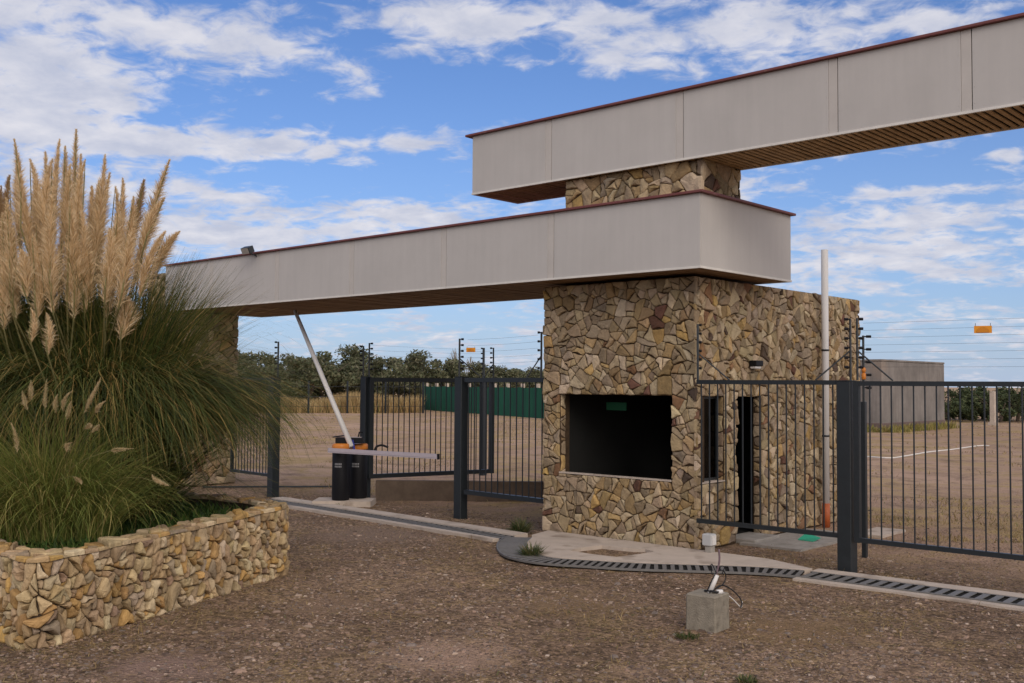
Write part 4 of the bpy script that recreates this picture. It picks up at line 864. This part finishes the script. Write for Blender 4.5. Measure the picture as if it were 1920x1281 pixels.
PL = [(27, 262, 52, 470), (56, 300, 62, 480), (85, 285, 88, 500), (112, 262, 100, 470), (122, 275, 118, 455), (143, 243, 138, 470), (160, 300, 150, 500), (197, 292, 172, 520), (206, 325, 178, 540),
      (230, 335, 212, 540), (270, 338, 240, 480), (318, 300, 262, 480), (308, 372, 268, 470), (310, 435, 262, 560), (336, 435, 285, 520), (2, 350, 6, 540), (12, 372, 24, 590), (44, 360, 66, 560), (100, 350, 96, 560), (132, 372, 126, 570),
      (68, 420, 72, 580), (40, 470, 50, 560), (25, 430, 30, 600), (116, 440, 112, 560), (92, 330, 84, 520), (188, 400, 186, 540), (222, 390, 200, 600), (250, 430, 222, 580), (8, 480, 8, 620), (150, 380, 150, 560), (75, 350, 80, 520), (172, 350, 160, 520), (18, 330, 24, 500), (66, 330, 66, 500), (98, 300, 92, 480), (132, 310, 128, 500), (152, 290, 146, 470), (186, 340, 176, 520), (216, 350, 200, 520), (60, 440, 70, 600), (140, 430, 138, 600), (160, 440, 158, 590), (205, 430, 196, 570), (282, 400, 250, 540), (5, 400, 10, 590), (95, 400, 100, 590), (250, 370, 226, 520), (240, 560, 226, 640), (36, 300, 40, 480), (-20, 300, -5, 500), (-45, 340, -20, 560), (-70, 300, -45, 500)]
for i, (tx, ty, bx_, by) in enumerate(PL):
    dd = 10.9 + (i * 37 % 17) / 17 * 1.5
    if by > 545: dd = 10.6 + (i % 3) * .15
    tip = T(tx, ty, dd + .1); bot = T(bx_, by, dd)
    base = PC + np.array([rng.normal(0, .3), rng.normal(0, .3), 0])
    plume(tip, bot, 1600, float(rng.uniform(.125, .175)), BROWN if i in (10, 15, 32) else CREAM, pg, base=base, barbw=.0048)
plume(T(87, 588, 9.9), T(90, 668, 9.9), 600, .09, CREAM, pg, base=PC + np.array([.9, -.5, 0]), barbw=.004); plume(T(57, 578, 10.0), T(58, 645, 10.0), 500, .07, CREAM, pg, base=PC + np.array([.8, -.5, 0]), barbw=.004)
# smaller fountain grass in front
FC = np.array([-10.12, 4.50, .68])
fg = empty('fountain_grass', FC, 'smaller green fountain grass with short fluffy spikes in front of the pampas grass', 'ornamental grass')
FG = [(.17, .22, .050), (.23, .26, .065), (.32, .30, .09), (.42, .34, .13), (.11, .14, .035)]
V, F, c_ = merge([grass_clump(FC, 2600, .26, 1.0, 1.6, 55, 90, 40, 130, .005, .009, FG, [4, 4, 3, 1.5, 2], 8), grass_clump(FC + np.array([-.2, -.25, 0]), 1000, .2, .7, 1.2, 50, 90, 60, 150, .005, .009, FG, [4, 4, 3, 1.5, 2], 8), grass_clump(FC + np.array([.25, .3, 0]), 900, .2, .7, 1.25, 50, 88, 60, 150, .005, .009, FG, [4, 4, 3, 1.5, 2], 8)])
np_obj('foliage', V, F, c_, M_leaf, fg)
for (tx, ty, bx_, by) in [(42, 733, 52, 770), (58, 713, 58, 752), (88, 712, 84, 768), (108, 740, 104, 775), (136, 733, 118, 772), (134, 752, 124, 788), (189, 708, 164, 760), (182, 722, 158, 775), (198, 752, 178, 776), (166, 795, 157, 806), (186, 797, 170, 812), (250, 841, 208, 845), (152, 908, 136, 893), (286, 890, 318, 912), (20, 792, 32, 850), (136, 830, 126, 848)]:
    plume(T(tx, ty, 9.35), T(bx_, by, 9.35), 560, .034, [(.56, .44, .26), (.48, .36, .19), (.64, .52, .32)], fg, sr=.0028, base=FC + np.array([rng.normal(0, .12), rng.normal(0, .12), .25]), barbw=.003)
# ground cover in the planter
def inside(px_, py_, poly):
    c_ = np.zeros(len(px_), bool); n = len(poly)
    for i in range(n):
        x1_, y1_ = poly[i]; x2_, y2_ = poly[i - 1]; k_ = ((y1_ > py_) != (y2_ > py_)) & (px_ < (x2_ - x1_) * (py_ - y1_) / (y2_ - y1_ + 1e-12) + x1_); c_ ^= k_
    return c_
poly = [tuple(pp(u, -.27)) for u in np.linspace(0, Ltot, 80)]
n = 26000; qx = rng.uniform(-13.2, -8.8, n); qy = rng.uniform(3.6, 7.8, n); k_ = inside(qx, qy, poly); qx, qy = qx[k_], qy[k_]; n = len(qx)
V, F, c_ = blades(np.stack([qx, qy, np.full(n, .645)], 1), rng.uniform(0, 6.28, n), rng.uniform(.05, .15, n), np.radians(rng.uniform(10, 80, n)), np.radians(rng.uniform(0, 90, n)), rng.uniform(.008, .02, n), pickcols(n, [(.050, .105, .02), (.075, .135, .026), (.11, .15, .035), (.035, .065, .015), (.20, .16, .06)], [4, 4, 2, 3, .5]), seg=3)
tag(np_obj('ground_cover', V, F, c_, M_leaf), 'low bright green creeping plants covering the soil of the planter', 'ground cover', kind='stuff')

# ------------------------------------------------------------------ weeds, dry litter, gravel
def weed(P, r_, h, n, label, pal=((.05, .085, .025), (.08, .10, .035), (.12, .12, .05), (.18, .15, .06))):
    V, F, c_ = grass_clump((P[0], P[1], 0), n, r_, h * .6, h * 1.2, 20, 88, 20, 90, .008, .016, list(pal), [1] * len(pal), 4); tag(np_obj('weed', V, F, c_, M_leaf), label, 'weed', 'small green weeds')
weed(G(976, 998), .10, .24, 260, 'green weed growing beside the drain at the left foot of the guard house')
weed(G(996, 1043), .10, .18, 260, 'green weed growing out of the curved drain grate')
weed(G(1290, 1196), .09, .06, 90, 'small green weed at the front foot of the concrete block')
weed(G(640, 948), .15, .08, 200, 'low green weed at the edge of the barrier plinth')
weed(G(1400, 1279), .07, .06, 90, 'small green weed at the very bottom edge of the gravel', )
def in_planter(x, y): return inside(x, y, [tuple(pp(u, .03)) for u in np.linspace(0, Ltot, 80)] )
def scatter(n, tmin, tmax, pxa=-80, pxb=2000, powr=1.0):
    t = tmin + (tmax - tmin) * rng.random(n) ** powr; px = rng.uniform(pxa, pxb, n); d = FW[None] + RT[None] * ((px - 960) / FPX)[:, None]
    d2 = d[:, :2]; return d2[:, 0] * t, d2[:, 1] * t
slabpoly = slab_out
def blocked(x, y):
    b_ = in_planter(x, y) | inside(x, y, slabpoly) | ((x > -10.35) & (x < -7.55) & (y > 11.95) & (y < 17.2))
    A_ = np.array(arc)[:, :2]; dmin = np.full(len(x), 9.)
    for a in A_[::3]: dmin = np.minimum(dmin, np.hypot(x - a[0], y - a[1]))
    b_ |= dmin < .24
    b_ |= (np.abs(y - np.interp(x, [-16.6, -13.5, -11.6, -10.12], [11.38, 11.24, 11.12, 11.02]) - .07) < .33) & (x < -10.1) & (x > -16.6)
    b_ |= (np.abs(y - np.interp(x, [-5.75, -3.4, -1, 2.5], [11.33, 11.43, 11.5, 11.6])) < .34) & (x > -5.8)
    return b_
def patch(x, y, s=1.0, o=0): return (np.sin(x * 1.3 * s + o) * np.cos(y * 1.7 * s + 1.1 * o) + np.sin(x * 2.9 * s + y * 2.1 * s + o) * .6 + np.sin(x * 6.1 * s - y * 5.3 * s + 2 * o) * .35)
x, y = scatter(95000, 6.2, 21, powr=1.1); k_ = ~blocked(x, y) & ((y < 13.2) | (rng.random(len(x)) < .25)) & (patch(x, y) + rng.normal(0, .8, len(x)) > -.7); x, y = x[k_], y[k_]; n = len(x)
sz_ = np.clip(np.exp(rng.normal(-4.85, .5, n)), .004, .036)
cube = np.array([[-1, -1, -.6], [1, -.8, -.6], [.9, 1, -.6], [-.8, .9, -.6], [-.6, -.55, .5], [.55, -.5, .6], [.5, .6, .45], [-.55, .5, .55]])
ang = rng.uniform(0, 6.28, n); sc_ = np.stack([sz_ * rng.uniform(.8, 1.5, n), sz_ * rng.uniform(.6, 1, n), sz_ * rng.uniform(.35, .7, n)], 1)
Vl = cube[None] * sc_[:, None, :] * rng.uniform(.8, 1.2, (n, 8, 3)); ca_, sa_ = np.cos(ang)[:, None], np.sin(ang)[:, None]
Vx = Vl[:, :, 0] * ca_ - Vl[:, :, 1] * sa_ + x[:, None]; Vy = Vl[:, :, 0] * sa_ + Vl[:, :, 1] * ca_ + y[:, None]
gz = bumps(x, y) * .014 - .016; Vz = Vl[:, :, 2] + gz[:, None] + (sc_[:, 2] * .3)[:, None]
V = np.stack([Vx, Vy, Vz], -1).reshape(-1, 3); o_ = (np.arange(n) * 8)[:, None, None]; F = (o_ + np.array([[4, 5, 6, 7], [0, 1, 5, 4], [1, 2, 6, 5], [2, 3, 7, 6], [3, 0, 4, 7]])[None]).reshape(-1, 4)
c_ = np.repeat(pickcols(n, [(.20, .14, .105), (.11, .075, .058), (.32, .24, .185), (.26, .175, .13), (.17, .135, .115), (.38, .30, .24)], [5, 5, 2.2, 3, 2.5, .3]), 8, 0)
tag(np_obj('gravel', V, F, c_, M_gravel), 'loose reddish brown gravel strewn over the driveway', 'gravel', kind='stuff')
# straw litter lying flat and dry tufts
x, y = scatter(130000, 6.2, 24, powr=1.1)
edge = np.full(len(x), 9.)
for u in np.linspace(3.5, Ltot * .62, 60): q_ = pp(u, 0); edge = np.minimum(edge, np.hypot(x - q_[0], y - q_[1]))
dblk = np.hypot(x - c0[0] - .1, y - c0[1] - .1)
dens_ = .16 + .75 * (patch(x, y, .8, 2) > .85) + 1.0 * np.exp(-(edge / .4) ** 2) + .6 * np.exp(-(dblk / .45) ** 2) + .35 * ((y > 11.7) & (x > -6))
k_ = ~blocked(x, y) & (rng.random(len(x)) < dens_ * .95); x, y = x[k_], y[k_]; edge = edge[k_]; n = len(x)
STRAW = [(.33, .235, .10), (.26, .175, .075), (.20, .13, .06), (.40, .31, .16), (.11, .12, .04)]
up_ = rng.random(n) < .08
V, F, c_ = blades(np.stack([x, y, np.full(n, -.008)], 1), rng.uniform(0, 6.28, n), rng.uniform(.03, .10, n), np.where(up_, rng.uniform(.4, 1.4, n), rng.uniform(.05, .3, n)), np.where(up_, rng.uniform(.2, 1.2, n), rng.uniform(.1, .5, n)), rng.uniform(.003, .0075, n), pickcols(n, STRAW, [4, 4, 3, 1.5, 1]), seg=3)
tag(np_obj('dry_grass', V, F, c_, M_straw), 'dry straw and grass litter on the gravel', 'dry grass', kind='stuff')
# dry tufts in the yard beyond the gate
n = 60000; t = 15 + 75 * rng.random(n) ** 1.5; px = rng.uniform(380, 2000, n); d = FW[None] + RT[None] * ((px - 960) / FPX)[:, None]; x = d[:, 0] * t; y = d[:, 1] * t
k_ = ~blocked(x, y) & (y > 13.5) & (patch(x, y, .28, 1) + .5 * patch(x, y, 1.1, 3) > .55); x, y = x[k_], y[k_]; n = len(x); tt = np.hypot(x, y)
V, F, c_ = blades(np.stack([x, y, np.full(n, -.02)], 1), rng.uniform(0, 6.28, n), rng.uniform(.04, .13, n), rng.uniform(.3, 1.3, n), rng.uniform(.2, 1, n), .004 + tt * .0004, pickcols(n, [(.36, .27, .11), (.28, .20, .09), (.22, .16, .07), (.16, .16, .05)], [4, 4, 3, 1.2]), seg=2)
tag(np_obj('yard_grass', V, F, c_, M_straw), 'patchy dry yellow grass on the yard beyond the gates', 'dry grass', kind='stuff')
# yellow green tufts at the foot of the tank
n = 2600; u = rng.random(n); bx2 = np.where(u < .65, -20.6 + rng.normal(0, .25, n), -26 + 5.4 * rng.random(n)); by2 = np.where(u < .65, 49.3 + 8.8 * rng.random(n), 49.2 + rng.normal(0, .2, n))
V, F, c_ = blades(np.stack([bx2, by2, np.full(n, -.02)], 1), rng.uniform(0, 6.28, n), rng.uniform(.15, .5, n), rng.uniform(.8, 1.5, n), rng.uniform(.2, 1, n), np.full(n, .035), pickcols(n, [(.28, .24, .07), (.20, .20, .06), (.34, .27, .10)], [2, 2, 2]), seg=3)
tag(np_obj('tank_grass', V, F, c_, M_straw), 'yellow green grass growing along the foot of the concrete tank', 'grass', kind='stuff')
# tall yellow reeds behind the wire fence
n = 15000; px = rng.uniform(420, 792, n); t = rng.uniform(76.5, 88, n); d = FW[None] + RT[None] * ((px - 960) / FPX)[:, None]; x = d[:, 0] * t; y = d[:, 1] * t
x = x; k_ = (y - 34.7) * 12.5 - (x + 70) * 18.6 > 12; x, y, px = x[k_], y[k_], px[k_]; n = len(x); hh = .5 + .4 * np.sin(px * .03) * np.sin(px * .011 + 1) + rng.uniform(-.3, .6, n)
V, F, c_ = blades(np.stack([x, y, np.full(n, -.02)], 1), rng.uniform(0, 6.28, n), np.clip(hh + .35, .5, 2.3), rng.uniform(1.15, 1.57, n), rng.uniform(.1, .8, n), rng.uniform(.04, .09, n), pickcols(n, [(.42, .29, .13), (.34, .23, .10), (.48, .36, .18), (.26, .18, .08), (.16, .16, .06)], [4, 4, 2, 2, .8]), seg=3)
tag(np_obj('yellow_reeds', V, F, c_, M_straw), 'tall dry yellow reeds behind the wire fence', 'reeds', kind='stuff')

# ------------------------------------------------------------------ trees
def tree_proto(seed, h, cw, nleaf, pal, lsize=.20, low=.12, bare=False):
    r = np.random.default_rng(seed); e_ = bpy.data.objects.new('scrub_tree', None); C.objects.link(e_); m_ = MB()
    nt_ = r.integers(2, 4); tips = []
    for k_ in range(nt_):
        a = r.uniform(0, 6.28); ln = h * r.uniform(.45, .65); p1 = np.array([math.cos(a) * ln * .2, math.sin(a) * ln * .2, ln * .5]); p2 = np.array([math.cos(a) * ln * .5, math.sin(a) * ln * .5, ln]); m_.tube([(0, 0, -.2), p1, p2], [h * .028, h * .02, h * .008], 6)
        for j in range(4):
            a2 = a + r.normal(0, 1.2); q0 = p1 + (p2 - p1) * r.random(); q1 = q0 + np.array([math.cos(a2), math.sin(a2), r.uniform(.3, 1.1)]) * h * r.uniform(.14, .28); m_.tube([q0, q1], [h * .01, h * .003], 5); tips.append(q1)
        tips.append(p2)
    tr = m_.build('trunk', M_bark, None); tr.parent = e_
    # clumps spread unevenly through the crown
    nc = int(22 + 10 * r.random()); cl = []
    while len(cl) < nc:
        u = r.uniform(-1, 1, 3)
        if (u ** 2).sum() > 1: continue
        z = low * h + (u[2] + 1) / 2 * h * (1 - low) * .92; taper = math.sqrt(max(.15, 1 - ((z / h - .45) / .6) ** 2)); cl.append(np.array([u[0] * cw / 2 * taper, u[1] * cw / 2 * taper, z]))
    cl = np.array(cl); rad = r.uniform(.10, .22, nc) * h * .95; br = r.uniform(.86, 1.16, nc)
    idx = r.integers(0, nc, nleaf); g_ = r.normal(0, 1, (nleaf, 3)); g_ /= np.linalg.norm(g_, axis=1)[:, None]; P = cl[idx] + g_ * (rad[idx] * r.random(nleaf) ** .45)[:, None] * np.array([1, 1, .8]); P[:, 2] = np.maximum(P[:, 2], .05)
    a = r.normal(0, 1, (nleaf, 3)); a /= np.linalg.norm(a, axis=1)[:, None]; b_ = np.cross(a, r.normal(0, 1, (nleaf, 3))); b_ /= np.linalg.norm(b_, axis=1)[:, None]; s = lsize * r.uniform(.5, 1.2, nleaf)[:, None]
    V = np.stack([P - a * s, P + b_ * s * .35, P + a * s, P - b_ * s * .35], 1).reshape(-1, 3); F = np.arange(nleaf * 4).reshape(-1, 4)
    pc = np.array(pal); cc = pc[r.integers(0, len(pal), nleaf)] * br[idx][:, None] * r.uniform(.8, 1.2, (nleaf, 1))
    cr_ = np_obj('crown', V, F, np.repeat(cc, 4, 0), M_tree); cr_.parent = e_
    return e_
def copy_tree(o):
    c_ = o.copy(); C.objects.link(c_)
    for ch in list(o.children): k2 = ch.copy(); C.objects.link(k2); k2.parent = c_
    return c_
OL = [(.095, .105, .052), (.075, .088, .044), (.13, .13, .07), (.16, .15, .09)]
DG = [(.045, .062, .026), (.060, .080, .032), (.085, .10, .042)]
protos = [tree_proto(61, 5.0, 5.2, 5200, OL), tree_proto(62, 5.4, 4.6, 5200, OL), tree_proto(63, 4.4, 5.8, 5200, OL)]
used = [False] * 3
def put(k_, px, t, h, h0, label, group, cat='tree'):
    o = protos[k_] if not used[k_] else copy_tree(protos[k_]); used[k_] = True
    p = T(px, 700, t); s = h / h0; o.location = (p[0], p[1], -.05); o.scale = (s * random.uniform(.95, 1.25), s * random.uniform(.95, 1.25), s); o.rotation_euler = (0, 0, random.uniform(0, 6.28)); tag(o, label, cat, group)
H0 = [5.0, 5.4, 4.4]
tops = [(380, 668), (425, 660), (462, 655), (500, 662), (545, 668), (580, 664), (612, 655), (655, 650), (700, 662), (745, 668), (778, 660), (815, 665), (850, 676), (890, 680), (930, 684), (970, 688), (1005, 690), (1045, 688)]
for i, (px, top_) in enumerate(tops):
    t = 97 + (i * 7 % 5) * 2.5; h = CAM_H + (718 - top_ + 4) / FPX * t; k_ = i % 3
    put(k_, px, t, h, H0[k_], 'olive green scrub tree in the far tree line behind the reeds and green fence', 'trees of the far tree line')
for i in range(26):
    px = 360 + i * 48; t = 112; h = CAM_H + (718 - 683) / FPX * t; k_ = (i + 1) % 3
    put(k_, px, t, h, H0[k_], 'olive green scrub tree in the far tree line behind the reeds and green fence', 'trees of the far tree line')
protos = [tree_proto(64, 2.0, 3.4, 3600, DG, .11, .02), tree_proto(65, 2.1, 3.0, 3600, DG, .11, .02), tree_proto(66, 1.9, 3.8, 3600, DG, .11, .02)]; used = [False] * 3
for p_ in protos: p_.name = 'shrub'
for i in range(20):
    px = 1600 + i * 34; t = 66 + (i * 5 % 4) * 1.7; h = CAM_H - (random.choice([-4, -2, 0, 2])) / FPX * t + .1; k_ = i % 3
    put(k_, px, t, h, [2.0, 2.1, 1.9][k_], 'dark green bushy shrub beyond the right gate and the concrete tank', 'dark shrubs beyond the right gate', 'shrub')
# two bare poplars
for px, top_, lab in ((852, 652, 'left and taller of two bare leafless trees rising over the far tree line'), (881, 668, 'right and lower of two bare leafless trees rising over the far tree line')):
    t = 125; P = T(px, 700, t); h = CAM_H + (719 - top_) / FPX * t; e_ = empty('bare_tree', (P[0], P[1], 0), lab, 'tree'); m_ = MB(); r = random.Random(px); m_.tube([(P[0], P[1], -.2), (P[0], P[1], h * .5), (P[0] + .1, P[1], h)], [.16, .10, .03], 5, ); m_.build('trunk', M_conc, e_)
    m_ = MB()
    for j in range(46):
        z = h * r.uniform(.3, .92); a = r.uniform(0, 6.28); l_ = h * .22 * (1.1 - z / h); m_.tube([(P[0], P[1], z), (P[0] + math.cos(a) * l_, P[1] + math.sin(a) * l_, z + l_ * 2.2)], [.035, .012], 4)
    m_.build('branches', M_conc, e_)
